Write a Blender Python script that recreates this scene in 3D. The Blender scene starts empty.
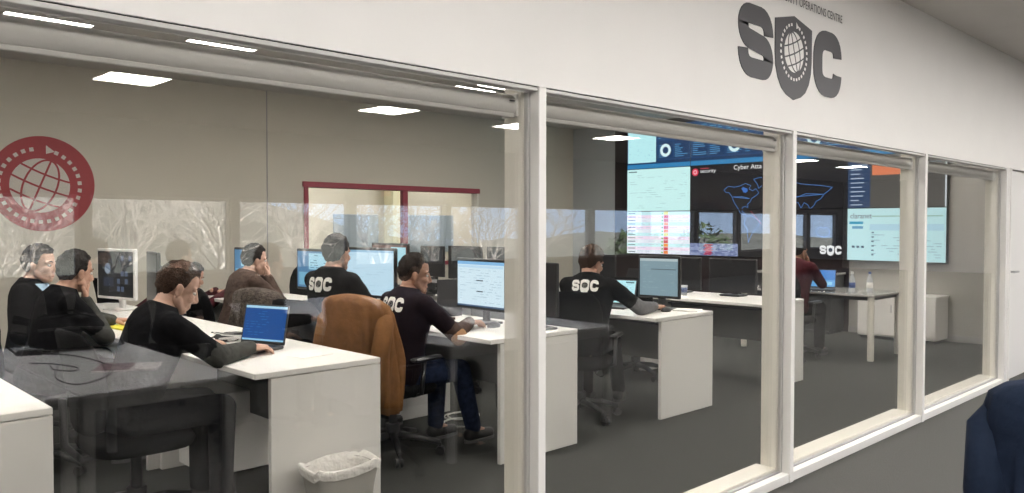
import bpy, bmesh, math, random
import numpy as np
from mathutils import Vector, Matrix
from mathutils.bvhtree import BVHTree
random.seed(7); np.random.seed(7)
R = math.radians
sc = bpy.context.scene
COL = sc.collection

# ------------------------------------------------------------------ camera
F_PX, YAW, PITCH, ROLL = 809.288, 0.8007, 0.0252, 0.0014
CAM = Vector((0, -2.1474, 1.4384))
fw = Vector((math.cos(YAW)*math.cos(PITCH), math.sin(YAW)*math.cos(PITCH), -math.sin(PITCH)))
rt = Vector((math.sin(YAW), -math.cos(YAW), 0)); up = rt.cross(fw)
rt2 = rt*math.cos(ROLL)+up*math.sin(ROLL); up2 = up*math.cos(ROLL)-rt*math.sin(ROLL)
cd = bpy.data.cameras.new('camera'); cd.sensor_width = 36; cd.lens = F_PX/1024*36; cd.clip_start = .05; cd.clip_end = 300
co = bpy.data.objects.new('camera', cd); COL.objects.link(co)
m3 = Matrix((rt2, up2, -fw)).transposed(); co.matrix_world = Matrix.Translation(CAM) @ m3.to_4x4()
sc.camera = co

# ------------------------------------------------------------------ world, sun, exposure
sc.view_settings.view_transform = 'Standard'; sc.view_settings.look = 'None'
sc.view_settings.exposure = 0.0; sc.view_settings.gamma = 1.0; sc.view_settings.use_curve_mapping = False
w = bpy.data.worlds.new('world'); sc.world = w; w.use_nodes = True
bg = w.node_tree.nodes['Background']; bg.inputs[0].default_value = (.52, .70, 1, 1); bg.inputs[1].default_value = 3.0
sd = bpy.data.lights.new('sun', 'SUN'); sd.energy = 26.0; sd.angle = R(1); sd.color = (1, .95, .88)
so = bpy.data.objects.new('sun', sd); COL.objects.link(so)
so.rotation_euler = Vector((.25, -.75, -1.5)).to_track_quat('-Z', 'Y').to_euler()   # from behind the building onto the trees outside
LED_OUT, LED_IN, SCREEN = 45.0, 42.0, 1.25
try:
    cy = sc.cycles; cy.use_denoising = True; cy.max_bounces = 10; cy.diffuse_bounces = 4; cy.glossy_bounces = 5
    cy.transparent_max_bounces = 24; cy.sample_clamp_indirect = 60; cy.caustics_reflective = False; cy.caustics_refractive = False
except Exception: pass

# ------------------------------------------------------------------ materials
MATS = {}
def pbr(name, col, rough=.5, metal=0, var=0, scale=20, bump=0, bscale=60, spec=.5, sheen=0, coat=0):
    m = bpy.data.materials.new(name); m.use_nodes = True; nt = m.node_tree; b = nt.nodes['Principled BSDF']
    b.inputs['Base Color'].default_value = (*col, 1); b.inputs['Roughness'].default_value = rough
    b.inputs['Metallic'].default_value = metal; b.inputs['Specular IOR Level'].default_value = spec
    if sheen: b.inputs['Sheen Weight'].default_value = sheen
    if coat: b.inputs['Coat Weight'].default_value = coat
    tc = nt.nodes.new('ShaderNodeTexCoord')
    if var:
        n = nt.nodes.new('ShaderNodeTexNoise'); n.inputs['Scale'].default_value = scale; n.inputs['Detail'].default_value = 6
        nt.links.new(tc.outputs['Object'], n.inputs['Vector'])
        r = nt.nodes.new('ShaderNodeValToRGB'); r.color_ramp.elements[0].position = .3; r.color_ramp.elements[1].position = .7
        r.color_ramp.elements[0].color = (*[c*(1-var) for c in col], 1); r.color_ramp.elements[1].color = (*[min(1, c*(1+var)) for c in col], 1)
        nt.links.new(n.outputs['Fac'], r.inputs['Fac']); nt.links.new(r.outputs['Color'], b.inputs['Base Color'])
    if bump:
        n2 = nt.nodes.new('ShaderNodeTexNoise'); n2.inputs['Scale'].default_value = bscale; n2.inputs['Detail'].default_value = 4
        nt.links.new(tc.outputs['Object'], n2.inputs['Vector'])
        bp = nt.nodes.new('ShaderNodeBump'); bp.inputs['Strength'].default_value = bump; bp.inputs['Distance'].default_value = .02
        nt.links.new(n2.outputs['Fac'], bp.inputs['Height']); nt.links.new(bp.outputs['Normal'], b.inputs['Normal'])
    MATS[name] = m; return m
def emit(name, col, s):
    m = bpy.data.materials.new(name); m.use_nodes = True; nt = m.node_tree; nt.nodes.clear()
    e = nt.nodes.new('ShaderNodeEmission'); e.inputs[0].default_value = (*col, 1); e.inputs[1].default_value = s
    o = nt.nodes.new('ShaderNodeOutputMaterial'); nt.links.new(e.outputs[0], o.inputs[0]); MATS[name] = m; return m
def lcd(name, gloss):
    """lit screen: colours from the mesh, under a smooth cover that reflects the room"""
    m = bpy.data.materials.new(name); m.use_nodes = True; nt = m.node_tree; b = nt.nodes['Principled BSDF']
    a = nt.nodes.new('ShaderNodeAttribute'); a.attribute_name = 'ink'
    b.inputs['Base Color'].default_value = (.008, .008, .009, 1); b.inputs['Roughness'].default_value = gloss
    nt.links.new(a.outputs['Color'], b.inputs['Emission Color']); b.inputs['Emission Strength'].default_value = SCREEN
    MATS[name] = m; return m
def glassmat(name, tint, r0=.043):
    m = bpy.data.materials.new(name); m.use_nodes = True; nt = m.node_tree; nt.nodes.clear(); N = nt.nodes.new
    t = N('ShaderNodeBsdfTransparent'); t.inputs[0].default_value = (*tint, 1)
    g = N('ShaderNodeBsdfGlossy'); g.inputs['Roughness'].default_value = 0.0; g.inputs['Color'].default_value = (1, 1, 1, 1)
    ge = N('ShaderNodeNewGeometry'); d = N('ShaderNodeVectorMath'); d.operation = 'DOT_PRODUCT'
    nt.links.new(ge.outputs['Normal'], d.inputs[0]); nt.links.new(ge.outputs['Incoming'], d.inputs[1])
    def ma(op, a, bb=None):
        x = N('ShaderNodeMath'); x.operation = op
        for i, v in enumerate((a, bb)):
            if v is None: continue
            if isinstance(v, (int, float)): x.inputs[i].default_value = v
            else: nt.links.new(v, x.inputs[i])
        return x.outputs[0]
    c = ma('ABSOLUTE', d.outputs['Value']); f = ma('POWER', ma('SUBTRACT', 1.0, c), 5.0)
    f = ma('ADD', ma('MULTIPLY', f, 1-r0), r0)
    mx = N('ShaderNodeMixShader'); nt.links.new(f, mx.inputs[0]); nt.links.new(t.outputs[0], mx.inputs[1]); nt.links.new(g.outputs[0], mx.inputs[2])
    o = N('ShaderNodeOutputMaterial'); nt.links.new(mx.outputs[0], o.inputs[0]); MATS[name] = m; return m

pbr('wall_white', (.78, .755, .73), .6, var=.015, scale=3)
pbr('wall_beige', (.62, .58, .49), .6, var=.02, scale=2)
pbr('wall_cool', (.50, .53, .55), .6, var=.02, scale=2)
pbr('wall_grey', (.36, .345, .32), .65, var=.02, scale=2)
pbr('wall_dark', (.022, .012, .015), .35, var=.1, scale=2)
pbr('ceiling_paint', (.56, .53, .50), .8, var=.02, scale=3)
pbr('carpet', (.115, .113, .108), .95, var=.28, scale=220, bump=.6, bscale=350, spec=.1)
pbr('carpet_shaded', (.058, .060, .056), .95, var=.28, scale=220, bump=.6, bscale=350, spec=.1)  # same carpet as the office side, darkened to imitate the dimmer room floor
pbr('frame_white', (.76, .74, .71), .4)
pbr('frame_cream', (.74, .71, .63), .45)
pbr('frame_grey', (.33, .32, .32), .4)
pbr('frame_bead', (.52, .505, .49), .4)
pbr('gap_black', (.02, .02, .02), .7)
pbr('blind_fabric', (.50, .49, .47), .7, var=.02, scale=30)
pbr('desk_white', (.80, .785, .75), .35, var=.015, scale=6)
pbr('desk_edge', (.74, .73, .70), .4)
pbr('desk_dark', (.10, .10, .105), .22, var=.05, scale=8)
pbr('table_grey', (.40, .39, .37), .16, var=.04, scale=10, coat=.3)
pbr('table_pale', (.74, .74, .75), .22, var=.02, scale=10)
pbr('rail_pale', (.50, .50, .50), .4)
pbr('office_wall', (.13, .125, .12), .7)
pbr('metal_dark', (.055, .057, .06), .4, metal=.3)
pbr('metal_grey', (.42, .42, .42), .35, metal=.6)
pbr('panel_grey', (.16, .165, .16), .6)
pbr('black_plastic', (.014, .014, .015), .35)
pbr('dark_plastic', (.035, .035, .038), .5)
pbr('grey_plastic', (.42, .42, .43), .5)
pbr('white_plastic', (.75, .74, .72), .4)
pbr('chair_fabric', (.0065, .0065, .0072), .9, spec=.08, var=.2, scale=60, bump=.3, bscale=200)
pbr('chrome', (.65, .65, .66), .15, metal=1)
pbr('skin', (.52, .30, .215), .5, var=.08, scale=25, spec=.35)
pbr('skin_pale', (.60, .38, .29), .5, var=.08, scale=25, spec=.35)
pbr('skin_tan', (.44, .245, .17), .5, var=.08, scale=25, spec=.35)
pbr('hair_dark', (.022, .017, .015), .75, spec=.2, var=.5, scale=120, bump=.8, bscale=150)
pbr('hair_brown', (.060, .034, .022), .75, spec=.2, var=.5, scale=120, bump=.8, bscale=150)
pbr('hair_grey', (.16, .145, .135), .75, spec=.2, var=.4, scale=120, bump=.8, bscale=150)
pbr('eye_white', (.7, .68, .65), .2); pbr('eye_iris', (.03, .018, .012), .15); pbr('lip', (.40, .17, .14), .45)
pbr('cloth_black', (.0065, .0065, .0075), .9, spec=.08, var=.25, scale=14, bump=.5, bscale=18)
pbr('cloth_plum', (.011, .006, .008), .85, var=.25, scale=14, spec=.12, bump=.5, bscale=18)
pbr('cloth_maroon', (.05, .009, .013), .85, var=.25, scale=14, spec=.12, bump=.5, bscale=18)
pbr('cloth_charcoal', (.055, .056, .052), .9, var=.2, scale=25, spec=.12, bump=.5, bscale=25)
pbr('cloth_grey', (.13, .13, .135), .9, var=.2, scale=40, spec=.12, bump=.5, bscale=25)
pbr('cloth_brown', (.075, .05, .04), .9, var=.25, scale=25, spec=.12, bump=.5, bscale=25)
pbr('cloth_navy', (.014, .022, .043), .85, var=.2, scale=14, spec=.12, bump=.6, bscale=12)
pbr('cloth_sky', (.40, .56, .72), .85, var=.1, scale=14)
pbr('denim', (.020, .030, .062), .9, var=.35, scale=30, spec=.12, bump=.4, bscale=30)
pbr('trouser_black', (.0065, .0065, .008), .9, spec=.08, var=.2, scale=20, bump=.4, bscale=20)
pbr('jacket_tan', (.20, .095, .036), .9, var=.18, scale=12, spec=.12, bump=.4, bscale=30)
pbr('jacket_taupe', (.085, .070, .060), .95, var=.45, scale=35, spec=.12, bump=.8, bscale=60)
pbr('patch_tan', (.36, .20, .10), .9)
pbr('shoe_black', (.012, .012, .012), .5); pbr('shoe_sole', (.10, .10, .10), .7)
pbr('print_white', (.80, .79, .74), .7)
pbr('sign_grey', (.060, .056, .062), .5)
pbr('logo_red', (.36, .030, .040), .5); pbr('logo_pale', (.62, .57, .52), .5)
pbr('red_frame', (.30, .022, .045), .4)
pbr('paper', (.78, .77, .74), .7); pbr('paper_yellow', (.68, .62, .05), .7); pbr('paper_photo', (.20, .11, .12), .4, var=.6, scale=18)
pbr('cable_black', (.012, .012, .012), .5); pbr('cable_white', (.6, .6, .58), .5)
pbr('bag_black', (0.0084, 0.0084, 0.0091), .75, spec=.2, var=.3, scale=30, bump=.5, bscale=40)
pbr('bin_plastic', (.40, .385, .35), .45); pbr('bin_liner', (.72, .70, .66), .3, bump=.8, bscale=25)
pbr('door_white', (.72, .70, .68), .45)
pbr('bark', (.62, .57, .52), .9, var=.3, scale=6)
pbr('hill_grass', (.085, .085, .07), .95, var=.4, scale=.25)
pbr('hedge_leaf', (.07, .11, .045), .8, var=.5, scale=3)
pbr('bottle_clear', (.5, .52, .54), .12, spec=.6); pbr('cap_blue', (.05, .10, .3), .4)
pbr('room_yellow', (.72, .68, .46), .6); pbr('room_blue', (.30, .36, .42), .3)
emit('led_out', (1, .97, .93), LED_OUT); emit('led_in', (1, .965, .91), LED_IN)
lcd('lcd_monitor', .28); lcd('lcd_wall', .10)
glassmat('glass_pane', (.97, .965, .955), .080); glassmat('glass_window', (.95, .96, .96))

# ------------------------------------------------------------------ mesh helpers
def rotz(a): return Matrix.Rotation(a, 3, 'Z')
class MB:
    def __init__(s): s.v = []; s.f = []; s.m = []
    def add(s, vs, fs, mi=0):
        o = len(s.v); s.v += [tuple(x) for x in vs]; s.f += [[i+o for i in f] for f in fs]; s.m += [mi]*len(fs)
    def box(s, c, d, b=0, rot=None, mi=0):
        h = [x/2 for x in d]; c = Vector(c); rot = rot or Matrix.Identity(3)
        if b <= 0:
            P = [(x, y, z) for x in (-1, 1) for y in (-1, 1) for z in (-1, 1)]
            vs = [c+rot @ Vector((p[0]*h[0], p[1]*h[1], p[2]*h[2])) for p in P]
            fs = [(0, 1, 3, 2), (4, 6, 7, 5), (0, 4, 5, 1), (2, 3, 7, 6), (0, 2, 6, 4), (1, 5, 7, 3)]
            s.add(vs, fs, mi); return s
        b = min(b, min(h)*.98); idx = {}; vs = []
        for sx in (-1, 1):
            for sy in (-1, 1):
                for sz in (-1, 1):
                    for a in range(3):
                        p = [sx*(h[0]-b), sy*(h[1]-b), sz*(h[2]-b)]; p[a] = (sx, sy, sz)[a]*h[a]
                        idx[(sx, sy, sz, a)] = len(vs); vs.append(c+rot @ Vector(p))
        fs = []
        for a in range(3):
            o = [i for i in range(3) if i != a]
            for sg in (-1, 1):
                q = []
                for u, v in ((-1, -1), (1, -1), (1, 1), (-1, 1)):
                    k = [0, 0, 0]; k[a] = sg; k[o[0]] = u; k[o[1]] = v; q.append(idx[(*k, a)])
                fs.append(q)
            for u in (-1, 1):
                for v in (-1, 1):
                    k1 = [0, 0, 0]; k1[o[0]] = u; k1[o[1]] = v; k1[a] = -1; k2 = list(k1); k2[a] = 1
                    fs.append([idx[(*k1, o[0])], idx[(*k1, o[1])], idx[(*k2, o[1])], idx[(*k2, o[0])]])
        for k in [(x, y, z) for x in (-1, 1) for y in (-1, 1) for z in (-1, 1)]: fs.append([idx[(*k, a)] for a in range(3)])
        s.add(vs, fs, mi); return s
    def tube(s, pts, r, n=8, cap=True, mi=0, flat=1.0):
        pts = [Vector(p) for p in pts]; rr = r if isinstance(r, (list, tuple)) else [r]*len(pts)
        t0 = (pts[1]-pts[0]).normalized(); a = Vector((0, 0, 1)) if abs(t0.z) < .9 else Vector((1, 0, 0))
        u = t0.cross(a).normalized(); vs = []
        for i, p in enumerate(pts):
            t = (pts[min(i+1, len(pts)-1)]-pts[max(i-1, 0)]).normalized()
            u = (u-t*u.dot(t)).normalized(); v = t.cross(u)
            for k in range(n):
                an = 2*math.pi*k/n; vs.append(p+(u*math.cos(an)+v*math.sin(an)*flat)*rr[i])
        fs = [[i*n+k, i*n+(k+1) % n, (i+1)*n+(k+1) % n, (i+1)*n+k] for i in range(len(pts)-1) for k in range(n)]
        if cap: fs += [list(range(n))[::-1], [(len(pts)-1)*n+k for k in range(n)]]
        s.add(vs, fs, mi); return s
    def lathe(s, prof, c=(0, 0, 0), n=20, mi=0):
        c = Vector(c); vs = [c+Vector((r*math.cos(2*math.pi*k/n), r*math.sin(2*math.pi*k/n), z)) for r, z in prof for k in range(n)]
        fs = [[i*n+k, i*n+(k+1) % n, (i+1)*n+(k+1) % n, (i+1)*n+k] for i in range(len(prof)-1) for k in range(n)]
        fs += [list(range(n)), [(len(prof)-1)*n+k for k in range(n)]]; s.add(vs, fs, mi); return s
    def rings(s, rings, cap=True, mi=0):
        n = len(rings[0]); vs = [p for r in rings for p in r]
        fs = [[i*n+k, i*n+(k+1) % n, (i+1)*n+(k+1) % n, (i+1)*n+k] for i in range(len(rings)-1) for k in range(n)]
        if cap: fs += [list(range(n)), [(len(rings)-1)*n+k for k in range(n)]]
        s.add(vs, fs, mi); return s
    def poly(s, pts, ext, mi=0):
        """flat polygon pts (3d) extruded by the vector ext"""
        n = len(pts); e = Vector(ext); vs = [Vector(p) for p in pts]+[Vector(p)+e for p in pts]
        s.add(vs, [list(range(n)), [i+n for i in range(n)]]+[[i, (i+1) % n, n+(i+1) % n, n+i] for i in range(n)], mi); return s
    def cone(s, a, b, ra, rb, n=12, k=4, sc=(1, 1), ref=None):
        """capsule with two end radii, the stuff bodies are made of"""
        a, b = Vector(a), Vector(b); t = (b-a); L = t.length; t = t/L if L > 1e-6 else Vector((0, 0, 1))
        rf = Vector(ref) if ref else (Vector((0, 0, 1)) if abs(t.z) < .9 else Vector((1, 0, 0)))
        u = (rf-t*rf.dot(t)).normalized(); v = t.cross(u); R_ = []
        for i in range(k+1):
            an = -math.pi/2+math.pi/2*i/k; R_.append((a+t*ra*math.sin(an), max(ra*math.cos(an), ra*.02)))
        for i in range(k+1):
            an = math.pi/2*i/k; R_.append((b+t*rb*math.sin(an), max(rb*math.cos(an), rb*.02)))
        s.rings([[p+(u*math.cos(2*math.pi*j/n)*sc[0]+v*math.sin(2*math.pi*j/n)*sc[1])*r for j in range(n)] for p, r in R_]); return s
    def ell(s, c, r, n=16, k=10, rot=None):
        rot = rot or Matrix.Identity(3); c = Vector(c); rg = []
        for i in range(k+1):
            th = -math.pi/2+math.pi*i/k; q = max(math.cos(th), .02)
            rg.append([c+rot @ Vector((r[0]*q*math.cos(2*math.pi*j/n), r[1]*q*math.sin(2*math.pi*j/n), r[2]*math.sin(th))) for j in range(n)])
        s.rings(rg); return s
    def mesh(s, name='m'):
        me = bpy.data.meshes.new(name); me.from_pydata([tuple(v) for v in s.v], [], s.f)
        if any(s.m): me.polygons.foreach_set('material_index', s.m)
        bm = bmesh.new(); bm.from_mesh(me); bmesh.ops.recalc_face_normals(bm, faces=bm.faces); bm.to_mesh(me); bm.free(); return me
    def build(s, name, mat, parent=None, smooth=False, loc=None, rz=0):
        return link(name, s.mesh(name), mat, parent, smooth, loc, rz)
def link(name, me, mat, parent=None, smooth=False, loc=None, rz=0):
    o = bpy.data.objects.new(name, me); COL.objects.link(o)
    for mt in (mat if isinstance(mat, (list, tuple)) else [mat]): me.materials.append(MATS[mt])
    if smooth:
        me.polygons.foreach_set('use_smooth', [True]*len(me.polygons))
        if smooth != True: me.set_sharp_from_angle(angle=R(smooth))
    if parent: o.parent = parent
    if loc is not None: o.location = loc
    if rz: o.rotation_euler = (0, 0, rz)
    return o
def tag(o, label, cat, group=None):
    o['label'] = label; o['category'] = cat
    if group: o['group'] = group
    return o
def thing(name, label, cat, loc=(0, 0, 0), rz=0, group=None):
    o = bpy.data.objects.new(name, None); COL.objects.link(o); o.empty_display_size = .1
    o.location = loc; o.rotation_euler = (0, 0, rz); return tag(o, label, cat, group)
def struct(o): o['kind'] = 'structure'; return o
def holder(name, loc=(0, 0, 0)):
    o = bpy.data.objects.new(name, None); COL.objects.link(o); o.location = loc; return struct(o)
def dup(root, loc, rz, label=None, group=None):
    r = root.copy(); COL.objects.link(r); r.location = loc; r.rotation_euler = (0, 0, rz)
    if label: r['label'] = label
    if group: r['group'] = group
    for ch in list(root.children):
        c = ch.copy(); COL.objects.link(c); c.parent = r
        for g in list(ch.children):
            d = g.copy(); COL.objects.link(d); d.parent = c
    return r
def remesh(mb, voxel, smooth=4, fac=.5):
    me = mb.mesh('tmp'); o = bpy.data.objects.new('tmp', me); COL.objects.link(o)
    a = o.modifiers.new('r', 'REMESH'); a.mode = 'VOXEL'; a.voxel_size = voxel
    if smooth: b = o.modifiers.new('s', 'SMOOTH'); b.iterations = smooth; b.factor = fac
    bpy.context.view_layer.update(); dg = bpy.context.evaluated_depsgraph_get()
    ev = o.evaluated_get(dg); m2 = ev.to_mesh()
    n = len(m2.vertices); co_ = np.zeros(n*3, 'f'); m2.vertices.foreach_get('co', co_)
    fs = [list(p.vertices) for p in m2.polygons]; vs = co_.reshape(-1, 3).tolist(); ev.to_mesh_clear()
    bpy.data.objects.remove(o); bpy.data.meshes.remove(me); return vs, fs
_TX = {}
def text_geo(s):
    if s in _TX: return _TX[s]
    c = bpy.data.curves.new('t', 'FONT'); c.body = s; c.size = 1; c.resolution_u = 3
    o = bpy.data.objects.new('t', c); COL.objects.link(o); bpy.context.view_layer.update()
    ev = o.evaluated_get(bpy.context.evaluated_depsgraph_get()); m = ev.to_mesh()
    v = [(p.co.x, p.co.y) for p in m.vertices]; f = [list(p.vertices) for p in m.polygons]; ev.to_mesh_clear()
    bpy.data.objects.remove(o); bpy.data.curves.remove(c)
    x0 = min(a for a, _ in v); x1 = max(a for a, _ in v); y0 = min(b for _, b in v); y1 = max(b for _, b in v)
    _TX[s] = ([((a-x0)/(x1-x0), (b-y0)/(y1-y0)) for a, b in v], f); return _TX[s]

# ------------------------------------------------------------------ flat prints: rectangles, lines, discs, text in u,v
def srgb(h):
    h = h.lstrip('#'); c = [int(h[i:i+2], 16)/255 for i in (0, 2, 4)]
    return tuple(((x+.055)/1.055)**2.4 if x > .04045 else x/12.92 for x in c)
class Print:
    """a picture made of flat coloured pieces on a w x h panel; front faces local -y, u to the right, v up"""
    def __init__(s, w, h): s.w, s.h = w, h; s.v = []; s.f = []; s.c = []; s.lay = 0
    def _add(s, uv, fs, col):
        s.lay += 1; d = -.00008*s.lay; o = len(s.v); s.v += [((u-.5)*s.w, d, (v-.5)*s.h) for u, v in uv]
        s.f += [[i+o for i in f] for f in fs]; s.c += [srgb(col)]*len(fs)
    def rect(s, u0, v0, u1, v1, col): s._add([(u0, v0), (u1, v0), (u1, v1), (u0, v1)], [(0, 1, 2, 3)], col)
    def rects(s, L, col):
        uv = []; fs = []
        for u0, v0, u1, v1 in L: k = len(uv); uv += [(u0, v0), (u1, v0), (u1, v1), (u0, v1)]; fs.append((k, k+1, k+2, k+3))
        if fs: s._add(uv, fs, col)
    def disc(s, u, v, r, col, n=20, r0=0):
        a = s.h/s.w; P = [(u+math.cos(2*math.pi*k/n)*r*a, v+math.sin(2*math.pi*k/n)*r) for k in range(n)]
        if not r0: s._add(P, [list(range(n))], col)
        else:
            Q = [(u+math.cos(2*math.pi*k/n)*r0*a, v+math.sin(2*math.pi*k/n)*r0) for k in range(n)]
            s._add(P+Q, [(k, (k+1) % n, n+(k+1) % n, n+k) for k in range(n)], col)
    def line(s, pts, t, col, close=False):
        if close: pts = list(pts)+[pts[0]]
        uv = []; fs = []; a = s.h/s.w
        for (x0, y0), (x1, y1) in zip(pts[:-1], pts[1:]):
            dx, dy = (x1-x0)/a, y1-y0; L = math.hypot(dx, dy) or 1; nx, ny = -dy/L*t/2*a, dx/L*t/2; k = len(uv)
            uv += [(x0+nx, y0+ny), (x0-nx, y0-ny), (x1-nx, y1-ny), (x1+nx, y1+ny)]; fs.append((k, k+1, k+2, k+3))
        s._add(uv, fs, col)
    def text(s, t, u, v, h, w, col):
        g, f = text_geo(t); s._add([(u+a*w, v+b*h) for a, b in g], f, col)
    def build(s, name, mat, parent, loc=(0, 0, 0)):
        me = bpy.data.meshes.new(name); me.from_pydata(s.v, [], s.f)
        at = me.attributes.new('ink', 'FLOAT_COLOR', 'FACE'); at.data.foreach_set('color', [x for c in s.c for x in (*c, 1)])
        return link(name, me, mat, parent, loc=loc)

# ------------------------------------------------------------------ lettering built from strokes (x right, y up)
def stroke(path, wd, rad=0, seg=6):
    """closed outline of a thick line with rounded corners"""
    P = [Vector(p) for p in path]; Q = [P[0]]
    for i in range(1, len(P)-1):
        a, b = (P[i-1]-P[i]), (P[i+1]-P[i]); r = min(rad, a.length*(.98 if i == 1 else .5), b.length*(.98 if i == len(P)-2 else .5))
        p0 = P[i]+a.normalized()*r; p1 = P[i]+b.normalized()*r
        for k in range(seg+1):
            t = k/seg; c_ = p0*(1-t)**2+P[i]*2*t*(1-t)+p1*t*t; Q.append(c_*.85+(p0*(1-t)+p1*t)*.15 if 0 < k < seg else c_)
    Q.append(P[-1]); Lf, Rt = [], []
    for i, q in enumerate(Q):
        t = (Q[min(i+1, len(Q)-1)]-Q[max(i-1, 0)]).normalized(); n = Vector((-t.y, t.x))
        Lf.append(q+n*wd/2); Rt.append(q-n*wd/2)
    return [(Lf[i], Rt[i], Rt[i+1], Lf[i+1]) for i in range(len(Q)-1)]
def S_quads():
    return stroke([(.865, .63), (.865, .865), (.135, .865), (.135, .545), (.865, .455), (.865, .135), (.135, .135), (.135, .37)], .27, .24)
def C_quads():
    return stroke([(.85, .64), (.85, .86), (.15, .86), (.15, .14), (.85, .14), (.85, .36)], .30, .26)
def shield_pts():
    L = [(0, .93), (0, .45)]+[(.5-.5*math.cos(t*math.pi/2)**.8, .45-.60*math.sin(t*math.pi/2)) for t in (.2, .4, .6, .8)]+[(.5, -.18)]
    return L+[(1-x, y) for x, y in L[::-1][1:]]+[(.5, 1.05)]
def globe(cx, cy, r, tilt, rings_only=False):
    """quads of a globe's grid lines, its ring of squares and the arrow"""
    grid, dots = [], []; c, s = math.cos(tilt), math.sin(tilt)
    rot = lambda x, y: (cx+(x*c-y*s)*r, cy+(x*s+y*c)*r)
    def strip(pts, wd):
        out = []
        for (x0, y0), (x1, y1) in zip(pts[:-1], pts[1:]):
            L = math.hypot(x1-x0, y1-y0) or 1; nx, ny = -(y1-y0)/L*wd/2, (x1-x0)/L*wd/2
            out.append([rot(x0+nx, y0+ny), rot(x0-nx, y0-ny), rot(x1-nx, y1-ny), rot(x1+nx, y1+ny)])
        return out
    for a in (-.55, 0, .55): grid += strip([(a*math.sin(t*math.pi/16), math.cos(t*math.pi/16)) for t in range(17)], .07)
    for y in (-.5, 0, .5): w_ = math.sqrt(1-y*y); grid += strip([(-w_+2*w_*k/8, y-.06*(1-(k/4-1)**2)) for k in range(9)], .07)
    n = 30
    for k in range(n):
        a = math.pi/2-.42-2*math.pi*k/n
        if k in (n-1, n-2): continue
        x, y = math.cos(a)*1.34, math.sin(a)*1.34; ca, sa = math.cos(a)*.07, math.sin(a)*.07
        dots.append([(cx+(x+ca-sa)*r, cy+(y+sa+ca)*r), (cx+(x-ca-sa)*r, cy+(y-sa+ca)*r), (cx+(x-ca+sa)*r, cy+(y-sa-ca)*r), (cx+(x+ca+sa)*r, cy+(y+sa-ca)*r)])
    a0 = math.pi/2-.18
    dots.append([(cx+(.20)*r, cy+1.18*r), (cx+.50*r, cy+1.27*r), (cx+.20*r, cy+1.50*r)])
    return grid, dots
def circ(cx, cy, r, n=28): return [(cx+r*math.cos(2*math.pi*k/n), cy+r*math.sin(2*math.pi*k/n)) for k in range(n)]


# ================================================================== SETTING
YB, XV, ZR, ZC = 7.6, 10.99, 3.18, 2.98          # back wall, video wall, ceilings of the room and of the open office
X0, S_ = 2.2437, 2.0294
POSTS = [X0+S_*k for k in range(-2, 4)]           # partition posts
YW = -10.0                                        # window wall of the open office behind the camera
def slab(name, boxes, mat, bev=0):
    m = MB()
    for c, d in boxes: m.box(c, d, bev)
    return struct(m.build(name, mat))
def b2(x0, x1, y0, y1, z0, z1): return ((x0+x1)/2, (y0+y1)/2, (z0+z1)/2), (x1-x0, y1-y0, z1-z0)
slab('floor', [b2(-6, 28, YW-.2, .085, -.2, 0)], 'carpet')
slab('floor_room', [b2(-6, 28, .085, 11.2, -.2, 0)], 'carpet_shaded')
slab('ceiling', [b2(-6, 28, YW-.2, .085, ZC, 3.5), b2(-6, 28, .085, 11.2, ZR, 3.5)], 'ceiling_paint')
# partition wall above and beside the glass
slab('wall_front', [b2(-6, 28, 0, .03, 1.970, ZR), b2(-6, 28, .03, .17, 2.05, ZR), b2(-6, POSTS[0]-.03, 0, .17, 0, 1.976), b2(9.32, 28, 0, .17, 0, 1.976), b2(8.38, 8.42, 0, .17, 0, 1.976), b2(8.38, 28, .03, .17, 1.97, 2.06)], 'wall_white')
# back wall with the opening for the red framed window
RX0, RX1, RZ0, RZ1 = 5.60, 8.69, .90, 1.96
slab('wall_back', [b2(-3.2, RX0, YB, YB+.12, 0, ZR), b2(RX1, XV+.15, YB, YB+.12, 0, ZR), b2(RX0, RX1, YB, YB+.12, 0, RZ0), b2(RX0, RX1, YB, YB+.12, RZ1, ZR)], 'wall_beige')
slab('trim_1', [b2(5.025, 5.04, YB-.004, YB, 0, ZR)], 'frame_grey')                # panel joint
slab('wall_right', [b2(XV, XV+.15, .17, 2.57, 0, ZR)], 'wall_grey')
slab('wall_end', [b2(XV, XV+.15, 6.64, YB, 0, ZR)], 'wall_cool')
slab('wall_screen', [b2(XV, XV+.15, 2.57, 6.64, 0, ZR)], 'wall_dark')
slab('wall_left', [b2(-3.2, -3.05, .17, YB, 0, ZR)], 'wall_white')
slab('baseboard_right', [b2(XV-.012, XV, .17, 2.57, 0, .08)], 'frame_grey')
slab('baseboard_back', [b2(-3.05, XV, YB-.012, YB, 0, .08)], 'frame_grey')
# room behind the red framed window
slab('wall_beyond', [b2(3, 12, 11.0, 11.15, 0, ZR), b2(3, 3.12, YB+.12, 11, 0, ZR), b2(12, 12.12, YB+.12, 11, 0, ZR)], 'wall_beige')
m = MB()
for x0, x1 in ((5.9, 7.0), (8.1, 9.1), (9.6, 11)): m.box(*b2(x0, x1, 10.96, 11.0, .9, 1.66), .01)
struct(m.build('trim_2', 'room_blue'))
m = MB()
for x0 in (7.15, 9.25): m.box(*b2(x0, x0+.28, 10.7, 11.0, 0, ZR), .01)
struct(m.build('trim_3', 'room_yellow'))
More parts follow.
